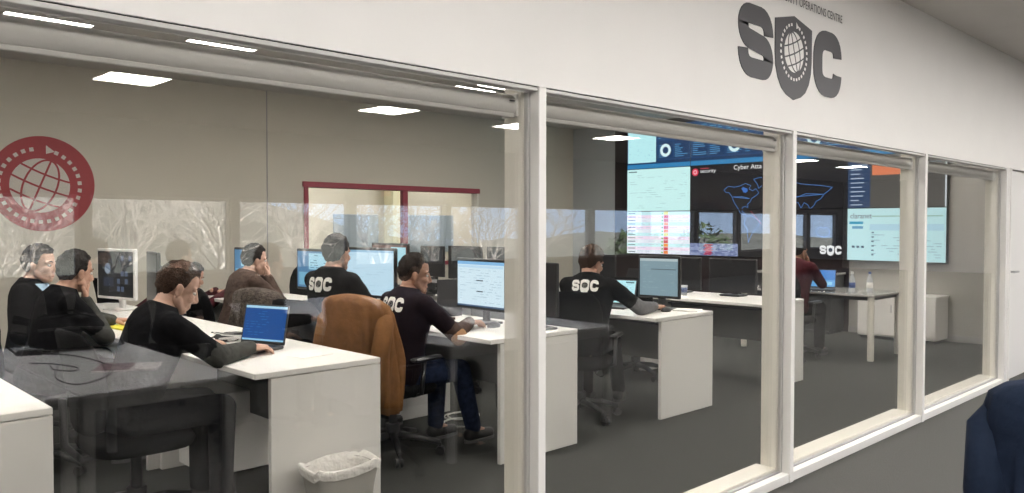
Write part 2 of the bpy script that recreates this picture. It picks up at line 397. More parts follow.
# open office behind the camera: side walls and the window wall
slab('wall_west', [b2(-6.15, -6, YW, .17, 0, ZC), b2(28, 28.15, YW, .17, 0, ZC)], 'wall_white')
WZ0, WZ1, WP, WW = .70, 1.87, 2.19, 2.06
wx = [3.66+WP*k for k in range(-4, 11)]
bx_ = [b2(-6, 28, YW-.2, YW, 0, WZ0), b2(-6, 28, YW-.2, YW, WZ1, ZC), b2(-6, wx[0], YW-.2, YW, WZ0, WZ1), b2(wx[-1]+WW, 28, YW-.2, YW, WZ0, WZ1)]
for x in wx[:-1]: bx_.append(b2(x+WW, x+WP, YW-.2, YW, WZ0, WZ1))
slab('wall_rear', bx_, 'office_wall')
for i, x in enumerate(wx):
    h = holder('window_%d' % (i+11), (x+WW/2, YW-.1, WZ0)); hw, hh = WW/2, WZ1-WZ0
    f = MB()
    for c, d in (b2(-hw, -hw+.05, -.03, .03, 0, hh), b2(hw-.05, hw, -.03, .03, 0, hh), b2(-hw+.05, hw-.05, -.03, .03, 0, .05), b2(-hw+.05, hw-.05, -.03, .03, hh-.05, hh)): f.box(c, d, .004)
    f.build('window_frame', 'frame_grey', h)
    MB().box((0, 0, hh/2), (WW-.1, .012, hh-.1)).build('glass_pane', 'glass_window', h)

# glass partition, one bay after another
for k, xp in enumerate(POSTS):
    h = holder('window_%d' % (k+1), (xp, .026, 0))
    MB().box((0, -.004, .985), (.042, .05, 1.97), .003).build('frame_post', 'frame_white', h)
    MB().box((0, .033, .985), (.062, .022, 1.96), .002).build('frame_recess', 'frame_bead', h)
    MB().box((0, .092, 1.02), (.086, .10, 2.05), .004).build('jamb', 'frame_cream', h)
    if k == len(POSTS)-1: continue
    a, b = .021, S_-.021
    m = MB(); m.box(*b2(a, b, -.022, .024, 0, .052), .003); m.build('base_rail', 'frame_white', h)
    m = MB(); m.box(*b2(a+.01, b-.01, .024, .044, 0, .06), .002); m.build('glazing_bead', 'frame_grey', h)
    m = MB(); m.box(*b2(.043, S_-.043, .044, .17, 0, .075), .004); m.build('sill', 'frame_cream', h)
    m = MB(); m.box(*b2(a, b, -.022, .020, 1.952, 1.966), .002); m.build('header_rail', 'frame_bead', h)
    m = MB(); m.box(*b2(a, b, -.016, .004, 1.966, 1.970)); m.build('shadow_gap', 'gap_black', h)
    m = MB(); m.box(*b2(a+.01, b-.01, .020, .030, 1.950, 1.966), .001); m.build('top_bead', 'frame_white', h)
    MB().box((S_/2, .034, 1.005), (S_-.064, .010, 1.90)).build('glass_pane', 'glass_pane', h)
# roller blinds drawn up in four bays
wherebl = ['in the widest glass bay, left of the tall white post', 'above the grey-sleeved worker, in front of the screen wall', 'in the glass bay before the far white-legged table', 'in the last glass bay beside the door', 'in the leftmost glass bay, mostly cut off']
for k in range(5):
    xa, xb = POSTS[k]+.052, POSTS[k+1]-.052
    t = thing('roller_blind', 'rolled-up grey roller blind ' + [wherebl[4], wherebl[0], wherebl[1], wherebl[2], wherebl[3]][k], 'blind', ((xa+xb)/2, .118, 1.903), 0, 'roller blinds over the glass bays')
    L = xb-xa
    n = 20; MB().rings([[Vector((x, .043*math.cos(2*math.pi*j/n), .043*math.sin(2*math.pi*j/n))) for j in range(n)] for x in (-L/2+.012, L/2-.012)]).build('roll', 'blind_fabric', t, 40)
    m = MB(); m.box((0, -.030, -.040), (L-.03, .010, .016), .003); m.build('bottom_bar', 'blind_fabric', t)
    for s in (-1, 1): MB().box((s*(L/2-.006), 0, 0), (.010, .088, .092), .004).build('bracket', 'frame_white', t)
    m = MB(); m.tube([(L/2-.03, -.05, .012), (L/2-.055, -.05, .012)], .003, 6); m.build('pin', 'black_plastic', t)
# door
d = holder('door_1', (8.42, .04, 0))
MB().box((.45, .02, .985), (.86, .045, 1.96), .004).build('door_leaf', 'door_white', d)
m = MB()
for c, dd in (b2(0, .03, -.05, .06, 0, 1.976), b2(.87, .90, -.05, .06, 0, 1.976)): m.box(c, dd, .003)
m.build('door_frame', 'frame_white', d)
m = MB(); m.box((.12, -.006, 1.0), (.045, .008, .16), .004); m.tube([(.12, -.006, 1.02), (.12, -.055, 1.02), (.135, -.06, 1.02), (.24, -.06, 1.02)], .010, 8); m.build('door_handle', 'metal_grey', d, 40)
# red framed window in the back wall
h = holder('window_7', (0, YB, 0))
for c, dd in (b2(RX0-.04, RX0+.02, -.03, .14, RZ0, RZ1), b2(RX0-.06, RX1+.02, -.03, .14, RZ1, RZ1+.075), b2(RX0-.06, RX1+.02, -.05, .14, RZ0-.06, RZ0), b2(7.19, 7.28, -.02, .06, RZ0, RZ1)):
    MB().box(c, dd, .004).build('frame_bar', 'red_frame', h)
MB().box(*b2(RX1-.03, RX1+.01, -.01, .13, RZ0, RZ1), .004).build('side_bar', 'frame_cream', h)
for a, b in ((RX0+.03, 7.18), (7.29, RX1-.03)): MB().box(((a+b)/2, .06, (RZ0+RZ1)/2), (b-a, .008, RZ1-RZ0)).build('glass_pane', 'glass_window', h)

# ------------------------------------------------------------------ lamps
def led(name, label, x, y, z, sx, sy, mat, group):
    t = thing(name, label, 'light', (x, y, z), 0, group)
    m = MB()
    for c, dd in (b2(-sx/2-.012, -sx/2, -sy/2-.012, sy/2+.012, -.012, 0), b2(sx/2, sx/2+.012, -sy/2-.012, sy/2+.012, -.012, 0), b2(-sx/2, sx/2, -sy/2-.012, -sy/2, -.012, 0), b2(-sx/2, sx/2, sy/2, sy/2+.012, -.012, 0)): m.box(c, dd)
    m.build('frame', 'frame_white', t); MB().box((0, 0, -.004), (sx, sy, .008)).build('diffuser', mat, t); return t
for x, lb in ((3.07, 'above the round red logo'), (6.34, 'above the red-framed window'), (8.77, 'on the jamb left of the tall white post'), (11.14, 'left of the screen wall top'), (18.0, 'right of the second white post'), (20.8, 'above the screen with the orange block')): led('ceiling_light', 'square office ceiling light mirrored '+lb, x, -6.62, ZC, .6, .6, 'led_out', 'office ceiling lights, far row')
for x in [-3+1.5*k for k in range(12)]: led('ceiling_light', 'added unseen ceiling light panel of the row along the glass partition', x, -2.4, ZC, .6, .6, 'led_out', 'added office ceiling lights, near row')  # unseen row added to brighten the partition wall
LIN = [(1.98, 5.49), (3.45, 5.42), (6.83, 5.58), (6.97, 5.28)]
linlab = ['slim ceiling lamp above the glass, leftmost at the photo top', 'slim ceiling lamp above the glass, second from the left', 'slim ceiling lamp nearest the tall white post, lower of the pair', 'slim ceiling lamp nearest the tall white post, upper of the pair']
for (x, y), lb in zip(LIN, linlab): led('strip_light', lb, x, y, ZR, .66, .09, 'led_in', 'slim ceiling lamps of the glazed room')
for x in (.6, 3.0, 5.4, 7.8, 9.9):
    for y in (1.7, 3.7): led('added_room_light', 'added square ceiling lamp of the glazed room, unseen behind the blinds', x, y, ZR, .6, .6, 'led_in', 'added square lamps of the glazed room')  # unseen lamps added to light the desks and walls of the room
led('back_room_light', 'ceiling lamp of the room seen through the red-framed window', 7.2, 9.6, ZR, 1.2, .6, 'led_in', None)
led('back_room_light', 'added unseen ceiling lamp of the room behind the red-framed window, farther right', 10.4, 9.3, ZR, 1.2, .6, 'led_in', None)  # added out of view to brighten what the right pane shows

# ------------------------------------------------------------------ outside the office windows
m = MB(); m.box((25, -32, -1.0), (140, 43, .3)); struct(m.build('ground', 'hill_grass'))
nx, ny = 30, 6; vs = []; fs = []
for j in range(ny+1):
    for i in range(nx+1):
        x = -40+i*140/nx; y = -30-j*4; k_ = min(1, max(0, (34-x)/12)); vs.append((x, y, -1.2+j*(.25+.95*k_)+.4*math.sin(i*.9)+.3*math.sin(i*2.3+j)))
for j in range(ny):
    for i in range(nx): a = j*(nx+1)+i; fs.append((a, a+1, a+nx+2, a+nx+1))
m = MB(); m.add(vs, fs); struct(m.build('hill', 'hill_grass', smooth=True))
def bare_tree(x, y, hgt, seed, label):
    rg = random.Random(seed); t = thing('bare_tree', label, 'tree', (x, y, -.85), 0, 'bare trees outside the office windows')
    tr, br = MB(), MB()
    def grow(p, d, L, r, dep):
        pts = [p]; q = p.copy(); dd = d.copy()
        for k in range(3):
            dd = (dd+Vector((rg.uniform(-.22, .22), rg.uniform(-.22, .22), rg.uniform(-.05, .16)))).normalized(); q = q+dd*L/3; pts.append(q.copy())
        (tr if dep == 0 else br).tube(pts, [r*(1-.12*k) for k in range(4)], 6 if dep < 2 else 3, cap=dep < 2)
        if dep >= 6: return
        for _ in range(3 if dep < 3 else 2):
            a = rg.uniform(0, 6.28); sp = rg.uniform(.45, .95)
            u = dd.orthogonal().normalized(); v = dd.cross(u)
            nd = (dd+(u*math.cos(a)+v*math.sin(a))*sp).normalized()
            grow(pts[rg.choice((1, 2, 3)) if dep else rg.choice((2, 3, 3))], nd, L*rg.uniform(.62, .82), max(r*.62, .009), dep+1)
    grow(Vector((0, 0, 0)), Vector((rg.uniform(-.2, .2), rg.uniform(-.1, .1), 1)).normalized(), hgt*.34, hgt*.017, 0)
    tr.build('trunk', 'bark', t, True); o = br.build('branches', 'bark', t, True)
tw = ['first', 'second', 'third', 'fourth', 'fifth', 'sixth', 'seventh', 'eighth', 'ninth', 'tenth', 'eleventh', 'twelfth']
for i in range(12):
    bare_tree(2.6+1.25*i, [-12.6, -14.4, -13.2][i % 3], [3.5, 4.1, 3.7][i % 3], 20+i, 'bare pale-barked tree mirrored in the glass, '+tw[i]+' from the left')
def bush(x, y, r, seed):
    t = thing('evergreen_bush', 'round evergreen bush outside the office windows, '+['left of three', 'middle of three', 'right of three'][seed], 'bush', (x, y, -.85), 0, 'bushes outside the office windows')
    rg = random.Random(seed); m = MB()
    for k in range(420):
        th, ph = rg.uniform(0, 6.28), math.acos(rg.uniform(-.4, 1)); q = r*rg.uniform(.75, 1.05)
        c = Vector((q*math.sin(ph)*math.cos(th), q*math.sin(ph)*math.sin(th), r*.8+q*math.cos(ph)*1.15))
        u = Vector((rg.gauss(0, 1), rg.gauss(0, 1), rg.gauss(0, 1))).normalized(); v = u.orthogonal().normalized(); s = .13*rg.uniform(.6, 1.3)
        m.add([c-u*s, c+v*s*.5, c+u*s, c-v*s*.5], [(0, 1, 2, 3)])
    m.build('foliage', 'hedge_leaf', t); MB().tube([(0, 0, 0), (0, .02, r*.9)], .07, 6).build('stem', 'bark', t)
for i, (x, y, r) in enumerate([(21.5, -14, 1.15), (23.5, -15, 1.0), (27, -15, 1.2)]): bush(x, y, r, i)

# ================================================================== SIGNS
# wall sign on the partition: letters, shield, lettering line
t = thing('wall_sign', 'dark grey lettering and globe shield sign high on the white partition wall', 'sign', (3.66, 0, 2.205))
def quads_to(m, Q, ox, oy, sx, sy, d, th, mi=0):
    for q in Q: m.poly([(ox+p[0]*sx, -d, oy+p[1]*sy) for p in q], (0, -th, 0), mi)
m = MB(); quads_to(m, S_quads(), 0, 0, .355, .375, 0, .004); m.build('letter', 'sign_grey', t)
m = MB(); quads_to(m, C_quads(), .825, 0, .365, .375, 0, .004); m.build('letter', 'sign_grey', t)
m = MB(); m.poly([(.375+x*.425, 0, .0+y*.375) for x, y in shield_pts()], (0, -.004, 0)); sh = m.build('shield', 'sign_grey', t)
grid, dots = globe(.375+.2125, .195, .112, .35)
m = MB(); m.poly([(x, -.004, y) for x, y in circ(.5875, .195, .112)], (0, -.001, 0)); m.build('globe', 'wall_white', sh)
m = MB()
for q in grid: m.poly([(x, -.005, y) for x, y in q], (0, -.001, 0))
m.build('globe_lines', 'sign_grey', sh)['kind'] = 'stuff'
m = MB()
for q in dots: m.poly([(x, -.004, y) for x, y in q], (0, -.001, 0))
m.build('dot_ring', 'wall_white', sh)['kind'] = 'stuff'
g, f = text_geo('SECURITY OPERATIONS CENTRE')
m = MB(); m.add([(.385+x*.81, -.003, .458+y*.047) for x, y in g], f); m.build('lettering', 'sign_grey', t)
# round red logo on the back wall
t = thing('wall_logo', 'round red logo with white globe and dotted ring on the beige back wall', 'logo', (2.445, YB, 1.885))
m = MB(); m.poly([(x, 0, y) for x, y in circ(0, 0, .51, 56)], (0, -.006, 0)); dsk = m.build('disc', 'logo_red', t)
grid, dots = globe(-.03, -.02, .29, -.38)
m = MB(); m.poly([(x, -.006, y) for x, y in circ(-.03, -.02, .29, 40)], (0, -.001, 0)); m.build('globe', 'logo_pale', dsk)
m = MB()
for q in grid: m.poly([(x, -.007, y) for x, y in q], (0, -.001, 0))
m.build('globe_lines', 'logo_red', dsk)['kind'] = 'stuff'
m = MB()
for q in dots: m.poly([(x, -.006, y) for x, y in q], (0, -.001, 0))
m.build('dot_ring', 'logo_pale', dsk)['kind'] = 'stuff'

# ================================================================== VIDEO WALL
VW, VH, VY0, VZ0 = 1.2463, 1.2463*9/16, 6.3052, .9832
vw = thing('video_wall', 'wall of joined flat screens showing dashboards, tables and an attack map', 'video wall', (XV, VY0-2*VW, VZ0), -math.pi/2)
rg = random.Random(3)
def doc_lines(p, u0, u1, v0, v1, n, col, h=.010, frac=.5):
    L = []
    for i in range(n):
        v = v1-(v1-v0)*(i+.5)/n; u = u0
        while u < u1:
            l = rg.uniform(.03, .14)
            if rg.random() < frac: L.append((u, v-h/2, min(u+l, u1), v+h/2))
            u += l+rg.uniform(.02, .06)
    p.rects(L, col)
def dash(p, seed):
    r2 = random.Random(seed); p.rect(0, 0, 1, 1, '#1d4470'); p.rect(0, 0, 1, .10, '#2f7fb4'); p.rect(0, .12, 1, .17, '#143257')
    for k in range(4):
        x0 = .02+k*.245; p.rect(x0, .20, x0+.225, .62, '#16375f')
        p.rects([(x0+.01, .24+.045*j, x0+.01+r2.uniform(.06, .2), .255+.045*j) for j in range(7)], '#5c9fce')
    p.rects([(.03+.12*i, .68+.045*j, .03+.12*i+r2.uniform(.03, .10), .695+.045*j) for i in range(8) for j in range(6) if r2.random() < .75], '#6fb1d8')
    p.disc(.62, .40, .15, '#d8f1f5', r0=.08); p.disc(.62, .40, .07, '#16375f')
def tile(i, j, pr_fn, label=None):
    x = -2*VW+(i+.5)*VW; z = (j+.5)*VH
    s = MB().box((x, -.045, z), (VW-.004, .09, VH-.004), .004).build('screen_panel', 'black_plastic', vw)
    p = Print(VW-.010, VH-.010); pr_fn(p); p.build('picture', 'lcd_wall', s, (x, -.0905, z)); return s
def p_top0(p):
    dash(p, 1); p.rect(.01, .14, .47, .98, '#b9ecf2'); r2 = random.Random(5)
    p.rects([(u, v, u+.02, v+.006) for u, v in [(r2.uniform(.03, .44), r2.uniform(.2, .93)) for _ in range(40)]], '#5aa7c4')
def p_mid0(p):
    p.rect(0, 0, 1, 1, '#c9f2f2'); p.rect(.02, .93, .16, .955, '#55757a'); doc_lines(p, .05, .95, .05, .88, 16, '#9cc4c8', .009, .32)
def p_bot0(p):
    p.rect(0, 0, 1, 1, '#dbe6f4'); n = 12
    for k in range(n):
        v = 1-(k+1)/n; p.rect(0, v+.006, 1, v+1/n-.006, ['#c4ecf4', '#ecdcf0', '#e3eaf6'][k % 3])
        p.rect(.60, v+.006, .67, v+1/n-.006, ['#d8d24a', '#cf2f4e', '#cc3a50', '#e98a3a', '#cf2f4e', '#e77f3c'][k % 6])
        p.rect(.565, v+.02, .59, v+1/n-.03, '#62b04c'); p.rect(.02, v+.03, .14, v+.05, '#5b6d7c')
    doc_lines(p, .18, .52, .02, .98, 12, '#b9bfd6', .012, .5); doc_lines(p, .70, .97, .02, .98, 12, '#c3bcd4', .012, .6)
NA = [(.03, .80), (.10, .86), (.20, .84), (.30, .86), (.38, .90), (.47, .86), (.44, .80), (.50, .76), (.55, .80), (.60, .72), (.54, .66), (.49, .63), (.46, .56), (.42, .52), (.43, .46), (.39, .48), (.34, .47), (.33, .40), (.37, .37), (.40, .33), (.36, .34), (.30, .38), (.26, .46), (.20, .56), (.17, .66), (.12, .74), (.06, .75)]
GL = [(.52, .97), (.62, 1.0), (.72, .97), (.70, .90), (.64, .84), (.60, .80), (.58, .88)]
SA = [(.40, .33), (.47, .35), (.54, .30), (.62, .24), (.60, .16), (.55, .08), (.50, .0), (.46, -.10), (.44, -.18), (.43, -.06), (.42, .08), (.37, .18), (.38, .26)]
EUA = [(.04, .62), (.03, .68), (.10, .70), (.09, .76), (.15, .84), (.22, .82), (.28, .86), (.36, .84), (.44, .92), (.54, .88), (.66, .86), (.80, .84), (.95, .80), (.90, .74), (.84, .68), (.80, .60), (.74, .56), (.71, .48), (.66, .42), (.63, .50), (.58, .54), (.54, .44), (.50, .54), (.44, .56), (.40, .48), (.35, .50), (.32, .58), (.24, .57), (.20, .60), (.15, .58), (.10, .62)]
AFR = [(.03, .54), (.14, .56), (.24, .52), (.29, .42), (.34, .40), (.28, .28), (.27, .16), (.20, .02), (.15, .06), (.13, .20), (.11, .30), (.03, .32), (-.02, .42)]
AUS = [(.74, .16), (.79, .22), (.84, .20), (.88, .22), (.93, .12), (.90, .04), (.84, .02), (.76, .06)]
def mapper(i, j):
    def fn(p):
        p.rect(0, 0, 1, 1, '#17171b')
        def L(pts, ox, oy, sx, sy, col='#4d7fc4', t=.012):
            q = [(ox+x*sx-(i-1), oy+y*sy-j) for x, y in pts]; q = [(u, v) for u, v in q]
            pts2 = q+[q[0]]
            for a, b in zip(pts2[:-1], pts2[1:]):
                n = 6
                for k in range(n):
                    a1 = (a[0]+(b[0]-a[0])*k/n, a[1]+(b[1]-a[1])*k/n); b1 = (a[0]+(b[0]-a[0])*(k+1)/n, a[1]+(b[1]-a[1])*(k+1)/n)
                    if all(0 < c < 1 for c in (*a1, *b1)): p.line([a1, b1], t, col)
        L(NA, .46, .50, .82, 1.18); L(GL, .46, .50, .82, 1.18); L(SA, .46, .50, .82, 1.10)
        L(EUA, 1.0, .52, .88, 1.12); L(AFR, 1.02, .50, .82, 1.0); L(AUS, 1.0, .42, .88, 1.0)
        L([(.10, .62), (.30, .66), (.50, .64), (.60, .70), (.84, .68)], 1.0, .52, .88, 1.12); L([(.18, .66), (.34, .66), (.46, .62)], .46, .50, .82, 1.18)
        L([(.34, .82), (.42, .78), (.38, .74)], .46, .50, .82, 1.18, '#3b6fc0', .05)
        if (i, j) == (1, 1):
            p.disc(.075, .86, .085, '#d93a55'); p.disc(.075, .86, .05, '#f0c3cb', r0=.028); p.text('security', .15, .815, .10, .22, '#eef0f2')
            p.rect(.15, .925, .27, .945, '#c24a5c')
            p.text('Cyber Atta', .62, .84, .13, .37, '#f2f4f4')
        if (i, j) == (2, 1): p.text('cks', .01, .84, .13, .14, '#f2f4f4')
        if (i, j) == (1, 0):
            p.rect(0, 0, .68, .27, '#8b97bb'); doc_lines(p, .01, .67, 0, .27, 9, '#3c4e80', .014, .75); p.rects([(.20+.015*(k % 3), .02+.03*k, .31+.02*(k % 2), .04+.03*k) for k in range(8)], '#c0303a')
            p.line([(.85, .98), (.99, .70)], .012, '#b0404c')
        if (i, j) == (2, 0): soc(p, .70, .10, .25, .17, '#f1f4f6')
    return fn
def soc(p, u, v, w_, h_, col):
    for Q, o in ((S_quads(), 0), (C_quads(), .70)):
        for q in Q: p._add([(u+(o+a[0]*.30)*w_, v+a[1]*h_) for a in q], [(0, 1, 2, 3)], col)
    P = shield_pts(); p._add([(u+(.33+x*.34)*w_, v+y*h_) for x, y in P], [list(range(len(P)))], col); p.disc(u+.5*w_, v+.5*h_, h_*.24, '#2d3a4d')
def p_grey3(p):
    p.rect(0, 0, 1, 1, '#55534f'); p.rect(0, 0, .24, 1, '#2f4668'); p.rects([(.03, .05+.085*k, .03+rg.uniform(.08, .18), .068+.085*k) for k in range(11)], '#b8c8dc')
    p.rect(.26, .62, .56, .92, '#e2835c'); p.rect(.26, .88, .56, .92, '#c9504a'); p.rect(.985, 0, 1, 1, '#dfe8ee'); doc_lines(p, .58, .95, .6, .95, 7, '#8795a8', .012, .8)
def p_doc3(p):
    p.rect(0, 0, 1, 1, '#c6eef2'); p.text('claranet', .03, .81, .10, .23, '#54465c'); p.rect(.26, .84, .97, .86, '#93bdae')
    p.rect(.02, .70, .17, .75, '#3aa0c6'); p.rect(.05, .61, .17, .66, '#5f9fc4'); p.rect(.24, .58, .98, .70, '#b4dcec')
    doc_lines(p, .26, .96, .06, .52, 9, '#8fb4c0', .012, .4); p.rects([(.26, .10+.085*k, .285, .125+.085*k) for k in range(6)], '#2d5b70'); p.rects([(.05+.05*k, .24, .08+.05*k, .28) for k in range(3)], '#34546a')
def p_dash(seed): return lambda p: dash(p, seed)
tile(0, 0, p_bot0); tile(0, 1, p_mid0); tile(0, 2, p_top0)
for j in (0, 1):
    for i in (1, 2): tile(i, j, mapper(i, j))
tile(1, 2, p_dash(2)); tile(2, 2, p_dash(4)); tile(3, 2, p_dash(6)); tile(3, 1, p_grey3); tile(3, 0, p_doc3)

# ================================================================== DESKS
H = .762
def desk(x0, x1, y0, y1, label, top='desk_white', rear=True):
    cx, cy = (x0+x1)/2, (y0+y1)/2; t = thing('desk', label, 'desk', (cx, cy, 0), 0, 'rows of office desks'); W, D = x1-x0, y1-y0
    MB().box((0, 0, H-.014), (W, D-.006, .028), .003).build('desktop', top, t)
    pm = 'desk_white' if top == 'desk_white' else 'metal_dark'
    if top == 'desk_white':
        MB().box((.04, -D/2+.018, (H-.032)/2), (W-.08, .028, H-.032), .002).build('end_panel', pm, t)
        MB().box((.05, D/2-.022, (H-.032)/2), (W-.10, .028, H-.032), .002).build('end_panel', pm, t)
        MB().box((W/2-.24, 0, H-.22), (.02, D-.07, .37), .002).build('modesty_panel', 'panel_grey', t)
        MB().box((W/2-.31, .1, H-.10), (.11, D-.35, .012), .002).build('cable_tray', 'metal_dark', t)
    else:
        for sx in (-1, 1):
            for sy in (-1, 1): MB().box((sx*(W/2-.03), sy*(D/2-.04), (H-.03)/2), (.05, .05, H-.03), .004).build('leg', pm, t)
        MB().box((0, 0, H-.055), (W-.12, D-.14, .05), .003).build('apron', pm, t)
        MB().box((W/2-.10, 0, H-.22), (.02, D-.20, .30), .002).build('modesty_panel', 'panel_grey', t)
    return t
ROW = {'0': (.08, .86), 'A': (1.67, 2.45), 'B': (3.24, 4.02), 'C': (4.88, 5.66), 'D': (6.44, 7.22)}
YD = [1.37, 2.72, 4.07, 5.42]
desk(*ROW['0'], 1.19, 2.55, 'white desk corner at the lower left edge of the photo')
desk(1.715, 2.405, 1.30, YD[1], 'white desk with the waste bin in front and blue-screened laptop on top')
desk(*ROW['A'], YD[1], YD[2], 'white desk behind the blue-screened laptop, with the yellow folder on it')
desk(*ROW['A'], YD[2], YD[3], 'white desk at the far left carrying the white-framed monitor')
desk(*ROW['B'], YD[0], YD[1], 'white desk right of the tan jacket, in front of the man in dark plum shirt')
desk(*ROW['B'], YD[1]+.02, YD[2]+.15, 'dark glossy desk behind the tan jacket', 'desk_dark')
desk(*ROW['B'], YD[2]+.16, YD[3]+.16, 'white desk in the second row by the man with hands at his mouth')
desk(*ROW['C'], YD[0], YD[1], 'white desk with the grey-sleeved worker typing beside a dark monitor')
desk(*ROW['C'], YD[1], YD[2], 'white desk behind the grey-sleeved worker, holding dark monitors')
desk(*ROW['C'], YD[2], YD[3], 'white desk in the third row nearest the red-framed window')
desk(*ROW['D'], YD[0], YD[1], 'white desk behind the second white post, partly covered by it')
desk(*ROW['D'], YD[1], YD[2], 'white desk with dark monitors below the map screen')
# table of the last row with round pale legs
HT = .71
t = thing('table', 'pale table with round white legs at the far right, bottles on it', 'table', (9.12, 2.12, 0))
MB().box((0, 0, HT-.012), (.84, 1.62, .024), .003).build('tabletop', 'table_grey', t)
MB().box((0, 0, HT-.045), (.74, 1.5, .04), .003).build('apron', 'metal_dark', t)
for sx in (-1, 1):
    for sy in (-1, 1): MB().lathe([(.032, 0), (.034, .02), (.034, HT-.03)], (sx*.37, sy*.75, 0), 16).build('leg', 'frame_cream', t, 40)
# low counter and cabinet under the screens
t = thing('counter', 'narrow pale counter under the map screen, behind the far table', 'cabinet', (10.72, 3.35, 0))
MB().box((0, 0, .80), (.48, 1.5, .03), .003).build('worktop', 'table_grey', t)
for y in (-.37, .37): MB().box((.02, y, .41), (.42, .72, .74), .004).build('body', 'metal_dark', t)
for y in (-.55, -.19, .19, .55): MB().box((-.20, y, .41), (.016, .34, .70), .003).build('door', 'dark_plastic', t)
MB().box((0, 0, .02), (.40, 1.44, .04)).build('plinth', 'metal_dark', t)
t = thing('low_cabinet', 'low white cabinet against the grey wall behind the far table', 'cabinet', (10.74, 1.78, 0))
MB().box((0, 0, .30), (.42, .95, .52), .004).build('body', 'desk_white', t); MB().box((0, 0, .57), (.44, .97, .02), .003).build('top', 'desk_white', t)
for y in (-.24, .24): dr = MB().box((-.218, y, .30), (.016, .46, .48), .003).build('door', 'desk_white', t); MB().box((-.232, y*.2, .40), (.014, .012, .10), .003).build('handle', 'metal_grey', dr)
MB().box((.01, 0, .02), (.38, .9, .04)).build('plinth', 'metal_dark', t)

# ================================================================== CHAIRS
def office_chair(label, loc, rz, armr=True, bk=1.0):
    t = thing('office_chair', label, 'chair', loc, rz, 'black swivel chairs')
    m = MB(); n = 24
    def sq(rx, ry, z, ox=0): return [Vector((ox+rx*abs(math.cos(a))**.6*math.copysign(1, math.cos(a)), ry*abs(math.sin(a))**.6*math.copysign(1, math.sin(a)), z)) for a in [2*math.pi*k/n for k in range(n)]]
    m.rings([sq(.17, .18, .385), sq(.225, .235, .40), sq(.24, .245, .43), sq(.225, .23, .455), sq(.15, .16, .462)]); m.build('seat', 'chair_fabric', t, True)
    # backrest: curved cushion
    rg_ = []
    for z, w_, th in ((.50, .12, .012), (.53, .19, .026), (.62, .215, .036), (.72, .225, .040), (.82, .225, .038), (.91, .205, .032), (.955, .17, .024), (.97, .10, .012)):
        z = .5+(z-.5)*bk; xo = -.235-.10*((z-.62)/.4)**2*.8-.03*(z-.5); ring = []
        for k in range(n):
            a = 2*math.pi*k/n; y = w_*abs(math.cos(a))**.5*math.copysign(1, math.cos(a)); x = th*math.sin(a)
            ring.append(Vector((xo+x+.9*y*y, y, z)))
        rg_.append(ring)
    m = MB(); m.rings(rg_); m.build('backrest', 'chair_fabric', t, True)
    MB().tube([(-.10, 0, .385), (-.24, 0, .37), (-.31, 0, .45), (-.315, 0, .66)], .018, 8).build('back_bracket', 'black_plastic', t, True)
    MB().lathe([(.045, .10), (.045, .20), (.026, .20), (.026, .36), (.07, .37), (.07, .39)], n=16).build('gas_column', 'dark_plastic', t, 40)
    for k in range(5):
        a = 2*math.pi*k/5+.3; c, s = math.cos(a), math.sin(a)
        leg = MB(); leg.tube([(.03*c, .03*s, .125), (.16*c, .16*s, .115), (.30*c, .30*s, .08)], [.026, .022, .016], 8); lg = leg.build('base_leg', 'black_plastic', t, True)
        w_ = MB(); tn = Vector((-s, c, 0)); p = Vector((.30*c, .30*s, .030))
        for q in (-.014, .014): w_.tube([p+tn*(q-.008), p+tn*(q+.008)], .029, 12)
        w_.tube([p, p+Vector((0, 0, .05))], .009, 6); w_.build('caster', 'black_plastic', lg, 40)
    if armr:
        for s in (-1, 1):
            m = MB(); m.tube([(-.02, s*.20, .40), (-.02, s*.27, .42), (0, s*.275, .62)], .014, 8); ar = m.build('arm_post', 'black_plastic', t, True)
            MB().box((.02, s*.275, .632), (.24, .06, .026), .012).build('arm_pad', 'black_plastic', ar)
    return t
# ================================================================== SCREENS ON DESKS
rg = random.Random(11)
def c_mail(p):
    p.rect(0, 0, 1, 1, '#cfe6f2'); p.rect(0, .93, 1, 1, '#7fb6e2'); p.rect(.02, .86, .98, .91, '#b7d8ee'); p.rect(0, 0, 1, .035, '#34587c')
    doc_lines(p, .06, .94, .08, .84, 13, '#a9c6d6', .014, .5); p.rects([(.42, .33, .56, .355), (.42, .57, .56, .595)], '#33485a')
def c_blue(p):
    p.rect(0, 0, 1, 1, '#14498c'); p.rect(0, .93, 1, 1, '#a9d2ea'); p.rect(0, 0, 1, .05, '#8fc4e6'); doc_lines(p, .05, .6, .12, .88, 10, '#2f6db0', .014, .45)
def c_pale(p):
    p.rect(0, 0, 1, 1, '#b9d8ea'); p.rect(0, .95, 1, 1, '#86b2d0'); doc_lines(p, .05, .95, .06, .92, 14, '#a3c6da', .012, .4)
def c_grey(p):
    p.rect(0, 0, 1, 1, '#7d97a2'); p.rect(0, .93, 1, 1, '#aebfc4'); p.rect(.3, .70, .95, .72, '#44565e'); doc_lines(p, .08, .9, .1, .85, 10, '#8ea7b0', .014, .3)
def c_cyan(p):
    p.rect(0, 0, 1, 1, '#b4e8f2'); doc_lines(p, .05, .95, .06, .92, 12, '#84bfce', .02, .6); p.rect(.7, .88, .95, .95, '#48788a')
def c_sky(p):
    p.rect(0, 0, 1, 1, '#2f7fd0'); p.rect(0, 0, 1, .4, '#5aa5e2'); p.rect(.55, .1, .9, .3, '#8fd0ee')
def c_split(p):
    p.rect(0, 0, 1, 1, '#4a7aa0'); p.rect(.35, .5, .95, .95, '#93c3d8'); p.rect(.05, .06, .95, .42, '#6fa8c4'); doc_lines(p, .4, .9, .52, .92, 6, '#3d6b88', .02)
